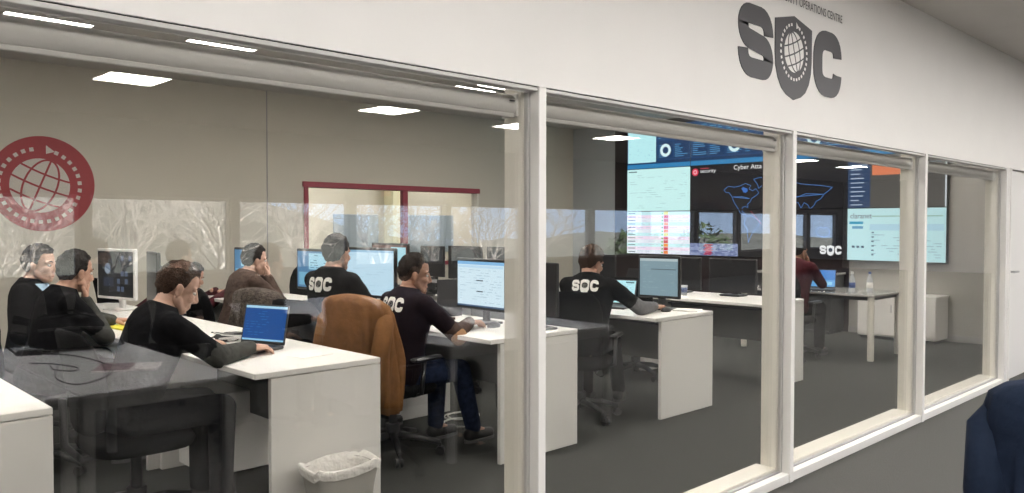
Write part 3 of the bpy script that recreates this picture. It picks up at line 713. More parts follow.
def c_dark(p):
    p.rect(0, 0, 1, 1, '#0c0f14'); p.disc(.28, .62, .12, '#5a6a80'); p.rects([(.16, .22, .45, .42)], '#232c3c'); p.rects([(.55+.11*i, .12+.17*j, .63+.11*i, .23+.17*j) for i in range(4) for j in range(5) if rg.random() < .6], '#46536a')
def c_off(p): p.rect(0, 0, 1, 1, '#08090b')
def c_warm(p):
    p.rect(0, 0, 1, 1, '#5a3c34'); p.rect(.55, .08, .97, .92, '#a9d7e4'); p.rect(.04, .05, .35, .25, '#d8dcdc')
def monitor(x, y, label, fn, w_=.46, h_=.29, rz=0, bez='black_plastic', zt=H, lift=.13):
    t = thing('monitor', label, 'monitor', (x, y, zt), -math.pi/2+rz, 'desk monitors')
    MB().box((0, .03, .008), (.22, .17, .016), .006).build('base', bez, t)
    MB().box((0, .055, (lift+.14)/2), (.06, .03, lift+.14), .006).build('stand', bez, t)
    zc = lift+h_/2
    sh = MB(); sh.box((0, .012, zc), (w_+.036, .03, h_+.044), .006); sh.box((0, .036, zc), (w_*.7, .03, h_*.6), .012); s = sh.build('housing', bez, t)
    p = Print(w_, h_); fn(p); p.build('picture', 'lcd_monitor', s, (0, -.0045, zc))
    return t
def laptop(x, y, label, fn, rz=0, tilt=18, zt=H, body='dark_plastic', w_=.32, d_=.22):
    t = thing('laptop', label, 'laptop', (x, y, zt), -math.pi/2+rz, 'laptops on the desks')
    MB().box((0, 0, .009), (w_, d_, .018), .004).build('base', body, t)
    k = MB()
    for r_ in range(5):
        for c in range(12): k.box((-w_*.42+c*w_*.076, .01+.022*r_-.01, .0185), (w_*.064, .017, .002))
    k.box((0, -.065, .0185), (.09, .05, .001)); k.build('keyboard', 'black_plastic', t)
    lid = bpy.data.objects.new('lid', MB().box((0, .004, .11), (w_, .008, .22), .003).mesh('lid')); COL.objects.link(lid); lid.data.materials.append(MATS[body])
    lid.parent = t; lid.location = (0, d_/2, .018); lid.rotation_euler = (R(-tilt), 0, 0)
    p = Print(w_-.02, .195); fn(p); p.build('picture', 'lcd_monitor', lid, (0, -.0006, .114)); return t
def keyboard(x, y, label, rz=0, zt=H):
    t = thing('keyboard', label, 'keyboard', (x, y, zt), -math.pi/2+rz, 'keyboards'); MB().box((0, 0, .009), (.43, .14, .018), .005).build('case', 'black_plastic', t)
    k = MB()
    for r_ in range(5):
        for c in range(16): k.box((-.19+c*.0253, -.048+.024*r_, .0195), (.021, .019, .006), .002)
    k.build('keys', 'dark_plastic', t)
def mouse(x, y, label, rz=0, zt=H):
    t = thing('mouse', label, 'mouse', (x, y, zt), rz, 'computer mice'); m = MB(); n = 16
    m.rings([[Vector((q*.055*math.cos(2*math.pi*k/n), q*.031*math.sin(2*math.pi*k/n), z)) for k in range(n)] for q, z in ((.92, 0), (1, .008), (.95, .02), (.75, .031), (.35, .037), (.05, .038))])
    m.build('shell', 'black_plastic', t, True); MB().tube([(.03, -.003, .031), (.03, .003, .031)], .008, 10).build('wheel', 'grey_plastic', t, True)
def cable(pts, r, mat, label, name='cable', seed=0):
    P = [Vector(p) for p in pts]; out = []
    for i in range(len(P)-1):
        p0, p1, p2, p3 = P[max(i-1, 0)], P[i], P[i+1], P[min(i+2, len(P)-1)]
        for k in range(6):
            t = k/6; out.append(.5*((2*p1)+(-p0+p2)*t+(2*p0-5*p1+4*p2-p3)*t*t+(-p0+3*p1-3*p2+p3)*t**3))
    out.append(P[-1]); o = MB().tube(out, r, 6).build(name, mat, None, True); return tag(o, label, 'cable')
# first row
laptop(2.03, 2.02, 'open laptop with a blue screen on the white desk', c_blue, rz=R(20), tilt=12, body='metal_dark')
monitor(2.22, 4.68, 'white-framed monitor with a dark screen at left', c_dark, .50, .36, rz=R(12), bez='white_plastic', lift=.11)
monitor(2.25, 4.00, 'dark monitor right of the white-framed one', c_off, .44, .34, rz=R(-12), lift=.12)
monitor(3.66, 5.42, 'small teal-lit monitor right of the head of the blue-laptop user', c_split, .34, .32, rz=R(5), lift=.12)
# second row
monitor(3.72, 3.36, 'large monitor with an empty pale blue page behind the tan jacket', c_pale, .62, .36, rz=R(6), lift=.12)
monitor(3.72, 4.20, 'monitor with blue tiled windows left of the man seen from behind', c_split, .50, .32, rz=R(4), lift=.13)
monitor(3.74, 2.02, 'monitor showing a mail page before the man in dark plum shirt', c_mail, .50, .315, rz=R(-2), lift=.115)
monitor(3.80, 1.56, 'narrow dark monitor half hidden behind the tall white post', c_off, .44, .30, rz=R(-10), lift=.12)
# third row
monitor(5.42, 1.73, 'grey-screened monitor on the grey-sleeved worker\'s desk', c_grey, .34, .30, rz=R(8), lift=.115)
laptop(5.27, 2.10, 'open laptop with a cyan page before the grey-sleeved worker', c_cyan, rz=R(16), tilt=20)
monitor(5.40, 3.55, 'dark-framed monitor left of the tall white post, third row', c_off, .48, .30, lift=.15, rz=R(-6))
monitor(5.40, 4.12, 'black monitor in the third row above the mail screen', c_off, .48, .30, lift=.15)
monitor(5.40, 4.65, 'small dark blue monitor in the third row beside a red-framed pane', c_off, .36, .28, lift=.16)
monitor(5.35, 5.35, 'wide monitor half brown, half pale page, under the red-framed window', c_warm, .66, .26, lift=.20)
# fourth row
monitor(7.00, 2.00, 'black monitor on the desk behind the second white post', c_off, .48, .28, lift=.06)
monitor(7.00, 2.62, 'black monitor left of its twin on the fourth row', c_off, .50, .28, lift=.06)
laptop(6.86, 3.15, 'dark opened laptop on the fourth row under the map screen', c_off, tilt=25)
monitor(7.0, 3.7, 'black monitor on the fourth row nearest the tall table screen', c_off, .48, .28, lift=.06)
laptop(8.98, 2.05, 'laptop with a sky blue screen on the far pale table', c_sky, rz=R(16), zt=HT, tilt=15)
keyboard(3.52, 2.12, 'black keyboard before the mail page monitor', R(-5))
mouse(3.66, 1.80, 'black mouse under the hand of the man in dark plum shirt'); mouse(5.34, 1.60, 'black mouse under the hand of the grey-sleeved worker')
mouse(2.08, 3.72, 'black mouse under the hand beside the yellow folder')

# ================================================================== THINGS ON AND AROUND THE DESKS
# waste bin
t = thing('waste_bin', 'pale waste bin with a clear liner bag before the white desk panel', 'bin', (2.06, 1.14, 0)); n = 32
def rr(rx, ry, z, wob=0): return [Vector((rx*abs(math.cos(a))**.35*math.copysign(1, math.cos(a)), ry*abs(math.sin(a))**.35*math.copysign(1, math.sin(a)), z+wob*math.sin(5*a+1)+wob*.6*math.sin(9*a))) for a in [2*math.pi*k/n for k in range(n)]]
m = MB(); m.rings([rr(.13, .075, 0), rr(.15, .09, .20), rr(.168, .105, .31), rr(.158, .095, .31), rr(.135, .075, .03)]); m.build('bucket', 'bin_plastic', t, 40)
m = MB(); m.rings([rr(.176, .112, .285, .008), rr(.175, .110, .30, .004), rr(.180, .114, .325, .008), rr(.168, .102, .328, .007), rr(.155, .09, .30), rr(.14, .075, .12)], cap=False); m.build('liner_bag', 'bin_liner', t, True)
# paper, folders, small electronics
def sheet(name, label, x, y, w_, d_, th, mat, rz, zt=H, cat='paper'):
    return tag(MB().box((0, 0, th/2), (w_, d_, th), min(.002, th*.3)).build(name, mat, None, False, (x, y, zt), rz), label, cat)
sheet('folder', 'bright yellow folder by the hand of the chin-resting man', 1.92, 3.44, .24, .30, .012, 'paper_yellow', .15, cat='folder')
sheet('paper_sheet', 'loose white paper on top of the yellow folder', 1.98, 3.60, .21, .28, .003, 'paper', .35, zt=H+.0125)
sheet('paper_sheet', 'flat white sheet lying near the corner of the front white desk', 2.18, 1.62, .20, .14, .002, 'paper', .2)
sheet('notebook', 'reddish notebook on the corner of the grey-sleeved worker\'s desk', 5.52, 1.52, .16, .20, .012, 'paper', .3, cat='notebook')
sheet('notebook', 'brown notebook on the desk under the mail page monitor', 3.66, 2.38, .20, .14, .018, 'cloth_brown', .1, cat='notebook')
# desk phone on its foot
t = thing('desk_phone', 'black desk phone with pale handset before the man with hands at his mouth', 'phone', (3.40, 4.86, H), R(-110))
MB().box((0, .03, .012), (.20, .16, .024), .006).build('foot', 'black_plastic', t)
ph = MB().box((0, .03, .115), (.20, .03, .20), .008, Matrix.Rotation(R(-22), 3, 'X')).build('body', 'black_plastic', t)
m = MB(); m.box((-.065, -.004, .125), (.045, .035, .20), .014, Matrix.Rotation(R(-22), 3, 'X')); m.build('handset', 'grey_plastic', t)
MB().box((.04, .030, .165), (.09, .034, .05), .003, Matrix.Rotation(R(-22), 3, 'X')).build('display', 'grey_plastic', t)
m = MB()
for i in range(3):
    for j in range(4): m.box((.01+.028*i, .012-.010*j+.012, .125-.026*j), (.018, .012, .014), .002)
m.build('buttons', 'grey_plastic', t)
# docking box with its tangle of leads on the first white desk
t = thing('docking_station', 'black docking box with white plugs beside the blue laptop', 'electronics', (2.12, 2.42, H), .3)
MB().box((0, 0, .022), (.16, .09, .044), .006).build('case', 'black_plastic', t)
for k in range(3): MB().box((-.05+.05*k, -.06, .018), (.026, .04, .024), .004).build('plug', 'white_plastic', t)
for k in range(4):
    r2 = random.Random(40+k); pts = [(2.12+r2.uniform(-.1, .15), 2.36+r2.uniform(-.12, .25), H+.008+r2.uniform(0, .04)) for _ in range(6)]
    cable(pts, .004, ['cable_white', 'cable_black'][k % 2], ['tangled white lead beside the blue laptop, lower loop', 'tangled black lead beside the docking box', 'tangled white lead running to the docking box', 'tangled black lead nearest the hands on the blue laptop'][k], seed=k)
# in-tray tower at the third row seen past the man in plum
t = thing('letter_tray', 'dark stacked letter trays with papers left of the mail page monitor', 'tray', (3.86, 2.66, H), 0)
for k in range(4): MB().box((0, 0, .03+.075*k), (.24, .32, .006)).build('shelf', 'dark_plastic', t)
for s in (-1, 1): MB().box((0, s*.16, .14), (.24, .006, .28), .002).build('side', 'dark_plastic', t)
for k in range(2): MB().box((-.01, 0, .045+.075*k), (.21, .28, .022)).build('papers', 'paper', t)
MB().box((-.121, .12, .20), (.002, .06, .05)).build('yellow_note', 'paper_yellow', t)
# bottles and cup
def bottle(x, y, z, label, cap):
    t = thing('bottle', label, 'bottle', (x, y, z), 0, 'clear bottles on the far table')
    MB().lathe([(.030, 0), (.034, .01), (.034, .13), (.030, .15), (.014, .19), (.013, .21)], n=18).build('body', 'bottle_clear', t, True)
    MB().lathe([(.016, .205), (.016, .228), (.010, .230)], n=14).build('cap', cap, t, 40); MB().lathe([(.0346, .05), (.0346, .11)], n=18).build('wrapper', 'cap_blue' if cap == 'white_plastic' else 'paper', t, True)
bottle(8.95, 1.66, HT, 'clear water bottle with white cap, left of two on the far table', 'white_plastic'); bottle(9.08, 1.52, HT, 'clear water bottle with blue cap, right of two on the far table', 'cap_blue')
t = thing('cup', 'small clear cup on the desk below the map screen', 'cup', (6.72, 2.36, H)); MB().lathe([(.026, 0), (.036, .10), (.034, .10), (.024, .008)], n=18).build('wall', 'bottle_clear', t, True); MB().lathe([(.029, .03), (.034, .08)], n=18).build('sleeve', 'cap_blue', t, True)
# cables hanging under the desks
for k, (x, y, lb) in enumerate([(3.95, 2.45, 'white cable loop on the carpet under the desk of the man in plum'), (3.80, 2.30, 'white cable coil on the carpet beside the seated man\'s shoe'), (3.90, 1.95, 'black cable hanging under the desk near the tall white post'), (5.45, 2.45, 'tangled white cables under the grey-sleeved worker\'s desk'), (5.40, 2.35, 'dark cable bunch under the grey-sleeved worker\'s desk')]):
    r2 = random.Random(60+k)
    if k == 2: pts = [(3.80, 2.0, .70), (3.84, 1.98, .45), (3.80, 1.92, .2), (3.86, 1.9, .01)]
    elif k < 2: pts = [(x+.16*math.cos(a)*r2.uniform(.7, 1), y+.12*math.sin(a), .008+.01*r2.random()) for a in [.7*i for i in range(16)]]
    else: pts = [(x+r2.uniform(-.05, .12), y+r2.uniform(-.12, .12), r2.uniform(.12, .55)) for _ in range(14)]
    cable(pts, .005, 'cable_black' if k in (2, 4) else 'cable_white', lb)
# white pedestal box under the first row
t = thing('pedestal', 'pale cabinet box standing under the first white desk, behind a chair base', 'cabinet', (2.12, 2.45, 0)); MB().box((0, 0, .26), (.42, .4, .46), .006).build('body', 'desk_white', t)
for k in range(3): MB().box((-.215, 0, .11+.15*k), (.012, .38, .14), .003).build('drawer', 'desk_white', t)

# ================================================================== OPEN OFFICE SIDE: tables mirrored in the glass
TT = .716
def frame_table(x0, x1, y0, y1, label):
    t = thing('office_table', label, 'table', ((x0+x1)/2, (y0+y1)/2, 0), 0, 'grey tables of the open office'); W, D = x1-x0, y1-y0
    MB().box((0, 0, TT-.011), (W-.006, D, .022), .003).build('tabletop', 'table_pale', t)
    for s in (-1, 1): MB().box((0, s*(D/2-.03), TT-.052), (W-.10, .03, .055), .003).build('rail', 'rail_pale', t)
    for s in (-1, 1): MB().box((s*(W/2-.035), 0, TT-.052), (.03, D-.10, .055), .003).build('rail', 'rail_pale', t)
    for sx in (-1, 1):
        for sy in (-1, 1): MB().box((sx*(W/2-.035), sy*(D/2-.035), (TT-.022)/2), (.05, .05, TT-.022), .004).build('leg', 'rail_pale', t)
frame_table(.36, 1.06, -3.2, -1.46, 'grey table at the far left of those mirrored in the glass'); frame_table(1.065, 1.765, -3.2, -1.46, 'grey table mirrored in the glass, with backpack and leads on it')
frame_table(3.10, 3.87, -3.2, -1.46, 'grey table mirrored below the mail page monitor, left of a pair'); frame_table(3.875, 4.65, -3.2, -1.46, 'grey table mirrored near the grey-sleeved worker, right of a pair')
frame_table(3.10, 3.87, -4.95, -3.21, 'grey table mirrored below the man seen from behind'); frame_table(3.875, 4.65, -4.95, -3.21, 'grey table of the open office, farthest right of all')
# backpack lying on the table
t = thing('backpack', 'black backpack lying on the grey table at left, mirrored in the glass', 'backpack', (1.46, -2.94, TT), R(8)); m = MB(); n = 24
rg_ = []
for x, ry, rz_ in ((-.24, .05, .04), (-.23, .10, .075), (-.15, .13, .095), (0, .14, .10), (.14, .13, .09), (.22, .10, .07), (.24, .05, .04)):
    rg_.append([Vector((x, ry*abs(math.cos(a))**.7*math.copysign(1, math.cos(a)), .10+rz_*abs(math.sin(a))**.7*math.copysign(1, math.sin(a)))) for a in [2*math.pi*k/n for k in range(n)]])
m.rings(rg_); m.build('sack', 'bag_black', t, True)
MB().tube([(-.2, .13, .13), (-.05, .165, .14), (.1, .165, .13), (.2, .13, .12)], .009, 6).build('zip', 'dark_plastic', t, True)
MB().tube([(-.22, -.03, .17), (-.30, -.02, .20), (-.31, .03, .18), (-.23, .04, .16)], .012, 8).build('handle', 'bag_black', t, True)
MB().box((.02, .02, .196), (.10, .05, .02), .008).build('buckle', 'dark_plastic', t)
for s in (-1, 1): MB().tube([(-.18, s*.09, .18), (0, s*.12, .215), (.16, s*.09, .17), (.24, s*.12, .02), (.12, s*.2, .012)], .012, 6, flat=.5).build('strap', 'bag_black', t, True)
t = thing('magazine', 'glossy magazine lying on the grey table, mirrored in the glass', 'magazine', (1.45, -2.03, TT), R(28)); MB().box((0, 0, .004), (.30, .21, .008), .001).build('pages', 'paper', t); MB().box((-.06, 0, .0085), (.17, .208, .001)).build('cover', 'paper_photo', t)
t = thing('power_brick', 'black laptop power brick on the grey table beside the backpack', 'charger', (1.20, -2.82, TT), .4); MB().box((0, 0, .016), (.13, .055, .032), .006).build('case', 'black_plastic', t); MB().tube([(.065, 0, .016), (.10, 0, .016)], .006, 6).build('strain_relief', 'cable_black', t)
zc_ = TT+.004
cable([(1.26, -2.80, zc_), (1.36, -2.62, zc_), (1.40, -2.30, zc_), (1.36, -1.98, zc_), (1.24, -1.78, zc_), (1.12, -1.72, zc_), (1.10, -1.95, zc_), (1.20, -2.30, zc_)], .0035, 'cable_black', 'thin black lead looping over the grey table, mirrored in the glass')
cable([(1.14, -2.84, zc_), (1.10, -3.05, TT+.08), (1.18, -3.14, TT+.10), (1.30, -3.05, TT+.06), (1.28, -2.86, zc_)], .006, 'cable_black', 'thick black lead arching beside the backpack, mirrored in the glass')
cable([(1.12, -2.5, zc_), (1.2, -2.4, zc_), (1.26, -2.2, zc_), (1.22, -2.1, zc_), (1.16, -2.2, zc_), (1.18, -2.36, zc_)], .0035, 'cable_black', 'small black lead loop near the magazine, mirrored in the glass')

# ================================================================== PEOPLE
def ik(S, W, l1, l2, pole):
    d = W-S; L = d.length
    if L > (l1+l2)*.985: W = S+d*((l1+l2)*.985/L); d = W-S; L = d.length
    a = (l1*l1-l2*l2+L*L)/(2*L); hgt = math.sqrt(max(l1*l1-a*a, 0)); u = d/L; p = (pole-u*pole.dot(u)).normalized()
    return S+u*a+p*hgt, W
def hand_geo(wrist, f, n, side, curl):
    f = f.normalized(); n = (n-f*n.dot(f)).normalized(); t = n.cross(f)*side; m = MB(); P = lambda a, b, c: wrist+f*a+t*b+n*c
    m.cone(P(-.03, 0, 0), P(.015, 0, 0), .025, .024, 10, 3)
    for o, L, k in ((.030, .070, 0), (.010, .080, 1), (-.011, .073, 2), (-.030, .056, 3)):
        kn = P(.088-.006*abs(k-1), o, -.004); m.cone(P(.012, o*.6, 0), kn, .0165, .0118, 10, 3)
        q = kn; an = R(curl*.5)
        for j, fr in enumerate((.45, .32, .23)):
            an += R(curl*(.35+.25*j)); e = q+(f*math.cos(an)+n*math.sin(an)+t*o*1.5)*L*fr*1.08; m.cone(q, e, .0103-.0011*j, .0094-.0012*j, 8, 3); q = e
    b = P(.022, .026, .004); e = b+(f*.62+t*.66+n*.32).normalized()*.042; m.cone(b, e, .0145, .0115, 8, 3); m.cone(e, e+(f*.9+t*.15+n*.35).normalized()*.036, .0112, .0088, 8, 3)
    m.cone(P(.03, .012, .006), P(.07, -.005, .004), .018, .013, 10, 3)
    return remesh(m, .0042, 2)
def head_geo():
    m = MB(); m.ell((-.008, 0, .03), (.097, .076, .098)); m.ell((.024, 0, -.030), (.070, .062, .082)); m.cone((.055, -.018, -.092), (.055, .018, -.092), .026, .026, 10, 3)
    for s in (-1, 1):
        m.cone((.010, s*.050, -.055), (.050, s*.022, -.095), .026, .022, 10, 3)          # jaw
        m.ell((.062, s*.036, -.028), (.026, .024, .024))                              # cheek
        m.cone((.078, s*.012, .022), (.066, s*.050, .020), .013, .011, 8, 3)            # brow
        m.ell((-.004, s*.077, -.012), (.020, .008, .032), rot=rotz(s*.35)); m.ell((-.010, s*.081, .002), (.016, .007, .018), rot=rotz(s*.45))
        m.ell((.096, s*.013, -.040), (.011, .008, .008))                              # nostril
    m.cone((.086, 0, .014), (.106, 0, -.030), .009, .0135, 10, 3)                       # nose
    m.cone((.080, -.020, -.0655), (.080, .020, -.0655), .0105, .0105, 10, 3); m.cone((.079, -.016, -.077), (.079, .016, -.077), .0105, .0105, 10, 3)
    return remesh(m, .0048, 3, .4)
HEAD = head_geo()
def hair_geo(thick, seed, front=.50, side=-.28, back=-.92):
    rg2 = random.Random(seed); n, k = 48, 28; rg_ = []
    ph = [rg2.uniform(0, 6.28) for _ in range(6)]
    for i in range(k+1):
        th = -math.pi/2+math.pi*i/k; ring = []
        for j in range(n):
            a = 2*math.pi*j/n; d = Vector((math.cos(th)*math.cos(a), math.cos(th)*math.sin(a), math.sin(th)))
            x = d.x; u_ = min(1, max(0, (x+.55)/.45)); g = back+(side-back)*u_*u_
            if x > .22: u_ = min(1, (x-.22)/.33); g = side+(front-side)*u_*u_*(3-2*u_)
            q = min(1, max(0, (d.z-g)/.34+.5)); q = q*q*(3-2*q)
            wob = .0025*(math.sin(9*a+ph[0]+5*th)+math.sin(14*th+ph[1]+3*a)+math.sin(23*a+ph[2]))
            off = -.012+(thick+.012+wob)*q
            ring.append(Vector((-.008+d.x*(.097+off), d.y*(.076+off), .03+d.z*(.098+off*1.1))))
        rg_.append(ring)
    m = MB(); m.rings(rg_); return m
def person(label, x, y, lean=12, hy=0, hp=0, rh=None, lh=None, shirt='cloth_black', sleeve=None, trouser='denim', skin='skin', hair='hair_dark', thick=.010, hairp={}, logo=False, front=None, rz=0, foot=(.40, .40), seat=.46, seed=0, patch=False, twist=0):
    T = thing('person', label, 'person', (x, y, 0), rz, 'seated office workers'); inv = rotz(-rz); O = Vector((x, y, 0)); loc_ = lambda p: inv @ (Vector(p)-O)
    P0 = Vector((-.02, 0, seat+.095)); la = R(lean); sp = Vector((math.sin(la), 0, math.cos(la))); sd_ = Vector((0, 1, 0)); bw = sp.cross(sd_)*-1
    fwd = sd_.cross(sp)
    RINGS = [(-.09, .10, .08, 0), (-.06, .155, .115, .0), (.0, .175, .125, .0), (.10, .160, .115, .005), (.20, .158, .112, .008), (.32, .178, .122, .004), (.42, .188, .112, -.005), (.475, .165, .092, -.012), (.515, .105, .066, -.015), (.54, .062, .056, -.012)]
    def torso(m, inf, t0=-1, t1=1):
        rg_ = []
        for t, hw, hd, ox in RINGS:
            if not t0 <= t <= t1: continue
            c = P0+sp*t+fwd*(ox-.02*max(0, (t-.3))); rg_.append([c+sd_*(hw+inf)*math.cos(2*math.pi*k/24)+fwd*(hd+inf)*math.sin(2*math.pi*k/24) for k in range(24)])
        m.rings(rg_)
    hd_c = P0+sp*.615+Vector((.022, 0, .012)); HR = rotz(R(hy)) @ Matrix.Rotation(R(hp), 3, 'Y')
    neck0 = P0+sp*.50-fwd*.015; neck1 = hd_c+HR @ Vector((-.018, 0, -.055))
    arms = {}
    for s, tgt in ((-1, rh), (1, lh)):
        S = P0+sp*.445+sd_*s*.172-fwd*.01
        if tgt == 'chin': W = hd_c+HR @ Vector((.062, s*.030, -.160)); fd = HR @ Vector((.05, -s*.25, 1)); pn = HR @ Vector((-1, -s*.4, .1)); pole = Vector((.5, s*.4, -1)); cu = 42
        elif tgt == 'mouth': W = hd_c+HR @ Vector((.11, s*.055, -.135)); fd = HR @ Vector((.0, -s*.6, .9)); pn = HR @ Vector((-1, -s*.3, 0)); pole = Vector((.3, s*.6, -1)); cu = 60
        elif tgt is None: W = Vector((.24, s*.16, seat+.19)); fd = Vector((1, -s*.3, -.15)); pn = Vector((0, 0, -1)); pole = Vector((-.6, s*.8, -.5)); cu = 25
        else:
            W = loc_(tgt[:3]); fd = inv @ Vector(tgt[3]) if len(tgt) > 3 else Vector((1, -s*.15, -.08)); pn = Vector((0, 0, -1)); pole = Vector((-.35, s*.75, -.75)); cu = 30
        E_, W = ik(S, W, .285, .262, pole); arms[s] = (S, E_, W, fd, pn, cu)
    legs = {}
    for s in (-1, 1):
        Hp = P0+Vector((.02, s*.088, -.005)); K = Vector((.41, s*(.115+.02*s*0), seat+.075)); A = Vector((foot[0] if s < 0 else foot[1], s*.12, .085)); legs[s] = (Hp, K, A)
    # body: one continuous surface, head and hands in finer detail
    m = MB(); torso(m, 0); m.cone(neck0, neck1, .060, .053, 14, 4)
    for s in (-1, 1):
        S, E_, W, fd, pn, cu = arms[s]; m.cone(S, E_, .050, .038); m.cone(E_, W, .039, .026)
        Hp, K, A = legs[s]; m.cone(Hp, K, .082, .056); m.cone(K, A, .052, .036); m.cone(A, A+Vector((.13, 0, -.045)), .034, .026)
    bv, bf = remesh(m, .012, 3); B = MB(); B.add(bv, bf); hv = [hd_c+HR @ Vector(v) for v in HEAD[0]]; B.add(hv, HEAD[1])
    m = MB(); m.cone(neck0, neck1, .0605, .0535, 24, 5); B.add(m.v, m.f)
    for s in (-1, 1):
        S, E_, W, fd, pn, cu = arms[s]; v, f = hand_geo(W, Vector(fd), Vector(pn), s, cu); B.add(v, f)
    me = bpy.data.meshes.new('body'); me.from_pydata([tuple(v) for v in B.v], [], B.f); link('body', me, skin, T, True)
    # clothes
    m = MB(); torso(m, .014, -.07, 1)
    for s in (-1, 1):
        S, E_ = arms[s][:2]; m.cone(S-sd_*s*.03, S+(E_-S)*.35, .070, .066); m.cone(S, E_, .066, .054)
        if not sleeve: m.cone(E_, arms[s][2], .054, .039)
    sv, sf = remesh(m, .0105, 5); m = MB(); m.add(sv, sf); m.build('shirt', shirt, T, True)
    if sleeve:
        for s in (-1, 1):
            S, E_, W = arms[s][:3]; m = MB(); m.cone(S+(E_-S)*.72, E_, .0565, .058); m.cone(E_, W-(W-E_).normalized()*.01, .058, .040); v, f = remesh(m, .009, 4); m = MB(); m.add(v, f); m.build('sleeve', sleeve, T, True)
    if patch:
        S, E_, W = arms[-1][:3]; MB().ell(E_+Vector((0, -.02, -.012)), (.058, .046, .058)).build('elbow_patch', 'patch_tan', T, True)
    m = MB(); torso(m, .010, -.10, .06)
    for s in (-1, 1): Hp, K, A = legs[s]; m.cone(Hp, K, .096, .072); m.cone(K, A+Vector((0, 0, .02)), .070, .056)
    tv, tf = remesh(m, .012, 4); m = MB(); m.add(tv, tf); m.build('trousers', trouser, T, True)
    for s in (-1, 1):
        A = legs[s][2]; m = MB(); m.cone(A+Vector((-.03, 0, -.035)), A+Vector((.15, 0, -.048)), .045, .036, 14, 5, (1, 1)); m.cone(A+Vector((-.005, 0, .01)), A+Vector((0, 0, -.03)), .045, .044)
        v, f = remesh(m, .008, 3); v = [(a, b, max(cc, .014)) for a, b, cc in v]; m = MB(); m.add(v, f); sh = m.build('shoe', 'shoe_black', T, True)
        n = 18; m = MB(); m.rings([[A+Vector((.058+.135*math.cos(2*math.pi*k/n), .046*math.sin(2*math.pi*k/n), z-.085)) for k in range(n)] for z in (.001, .020)]); m.build('sole', 'shoe_sole', sh, 40)
    # head details
    hm = hair_geo(thick, seed, **hairp); hm.v = [tuple(hd_c+HR @ Vector(v)) for v in hm.v]; hm.build('hair', hair, T, True)
    for s in (-1, 1):
        e = MB(); e.ell((.0745, s*.031, .001), (.0125, .0135, .0085), 12, 8); e.v = [tuple(hd_c+HR @ Vector(v)) for v in e.v]; eo = e.build('eye', 'eye_white', T, True)
        e = MB(); e.ell((.0855, s*.0315, .001), (.0024, .0062, .0062), 10, 6); e.v = [tuple(hd_c+HR @ Vector(v)) for v in e.v]; e.build('iris', 'eye_iris', eo, True)
        e = MB(); e.tube([(.090, s*.014, .022), (.088, s*.032, .0285), (.074, s*.052, .024)], [.0032, .0042, .0025], 6); e.v = [tuple(hd_c+HR @ Vector(v)) for v in e.v]; e.build('eyebrow', hair, T, True)
    e = MB(); e.tube([(.0835, -.022, -.071), (.0905, -.008, -.0705), (.0905, .008, -.0705), (.0835, .022, -.071)], [.002, .004, .004, .002], 6); e.v = [tuple(hd_c+HR @ Vector(v)) for v in e.v]; e.build('mouth', 'lip', T, True)
    # flat print laid on the cloth
    if logo or front:
        bvh = BVHTree.FromPolygons([Vector(v) for v in sv], sf)
    if logo:
        w_, h_ = .205, .088; z0 = P0+sp*.42
        bm = bmesh.new()
        def addq(pts):
            vs_ = [bm.verts.new((u, v, 0)) for u, v in pts]; bm.faces.new(vs_)
        for q in S_quads(): addq([((p[0]*.30)*w_, p[1]*h_) for p in q])
        for q in C_quads(): addq([((.70+p[0]*.30)*w_, p[1]*h_) for p in q])
        sp_ = shield_pts(); cx, cy = .5*w_, .5*h_; ci = circ(cx, cy, .27*h_, 16); ou = []
        for a_ in range(16):      # shield as a band around a dark globe
            an = 2*math.pi*a_/16; dx, dy = math.cos(an), math.sin(an); rr_ = min(.165*w_/max(abs(dx), .01), (.52 if dy > 0 else .62)*h_/max(abs(dy), .01)); ou.append((cx+dx*rr_, cy+dy*rr_))
        for a_ in range(16): b_ = (a_+1) % 16; addq([ci[a_], ou[a_], ou[b_], ci[b_]])
        grid, _ = globe(cx, cy, .24*h_, -.3)
        for q in grid[::2]: addq(q)
        bmesh.ops.subdivide_edges(bm, edges=bm.edges, cuts=1, use_grid_fill=True)
        okv = True
        for v in bm.verts:
            p = z0+sd_*(w_/2-v.co.x)+sp*(v.co.y-h_/2)
            hit = bvh.ray_cast(p-fwd*.6, fwd, 1.0)
            v.co = (hit[0]-fwd*.004) if hit[0] is not None else p-fwd*.13
        me = bpy.data.meshes.new('back_print'); bm.to_mesh(me); bm.free(); link('back_print', me, 'print_white', T, True)
    if front:
        vs_ = []; n = 8
        for j in range(n+1):
            for i in range(n+1):
                v_ = .16+.35*j/n; hw = .05+.05*(j/n); p = P0+sp*v_+sd_*(-hw+2*hw*i/n); hit = bvh.ray_cast(p+fwd*.6, -fwd, 1.0); vs_.append((hit[0]+fwd*.005) if hit[0] is not None else p+fwd*.11)
        m = MB(); m.add(vs_, [(j*(n+1)+i, j*(n+1)+i+1, (j+1)*(n+1)+i+1, (j+1)*(n+1)+i) for j in range(n) for i in range(n)]); m.build('shirt_front', front, T, True)
    return T
FW = (1, 0, -.06)
def seated(lb, clb, x, y, armr=True, bk=1.0, cx=0, **k):
    p = person(lb, x, y, **k); c = None
    if clb: c = office_chair(clb, (x-.06+cx, y, 0), k.get('rz', 0), armr, bk)
    return p, c
zw = H+.045
seated('man in black shirt typing on the blue-screened laptop', 'black swivel chair of the blue-laptop user', 1.34, 1.84, armr=False, cx=.10, lean=23, hy=-10, hp=24, rh=(1.94, 1.80, zw, (1, .15, -.1)), lh=(1.84, 2.14, zw, (1, -.25, -.1)), sleeve='cloth_charcoal', trouser='trouser_black', hair='hair_brown', thick=.006, seed=1, skin='skin_pale')
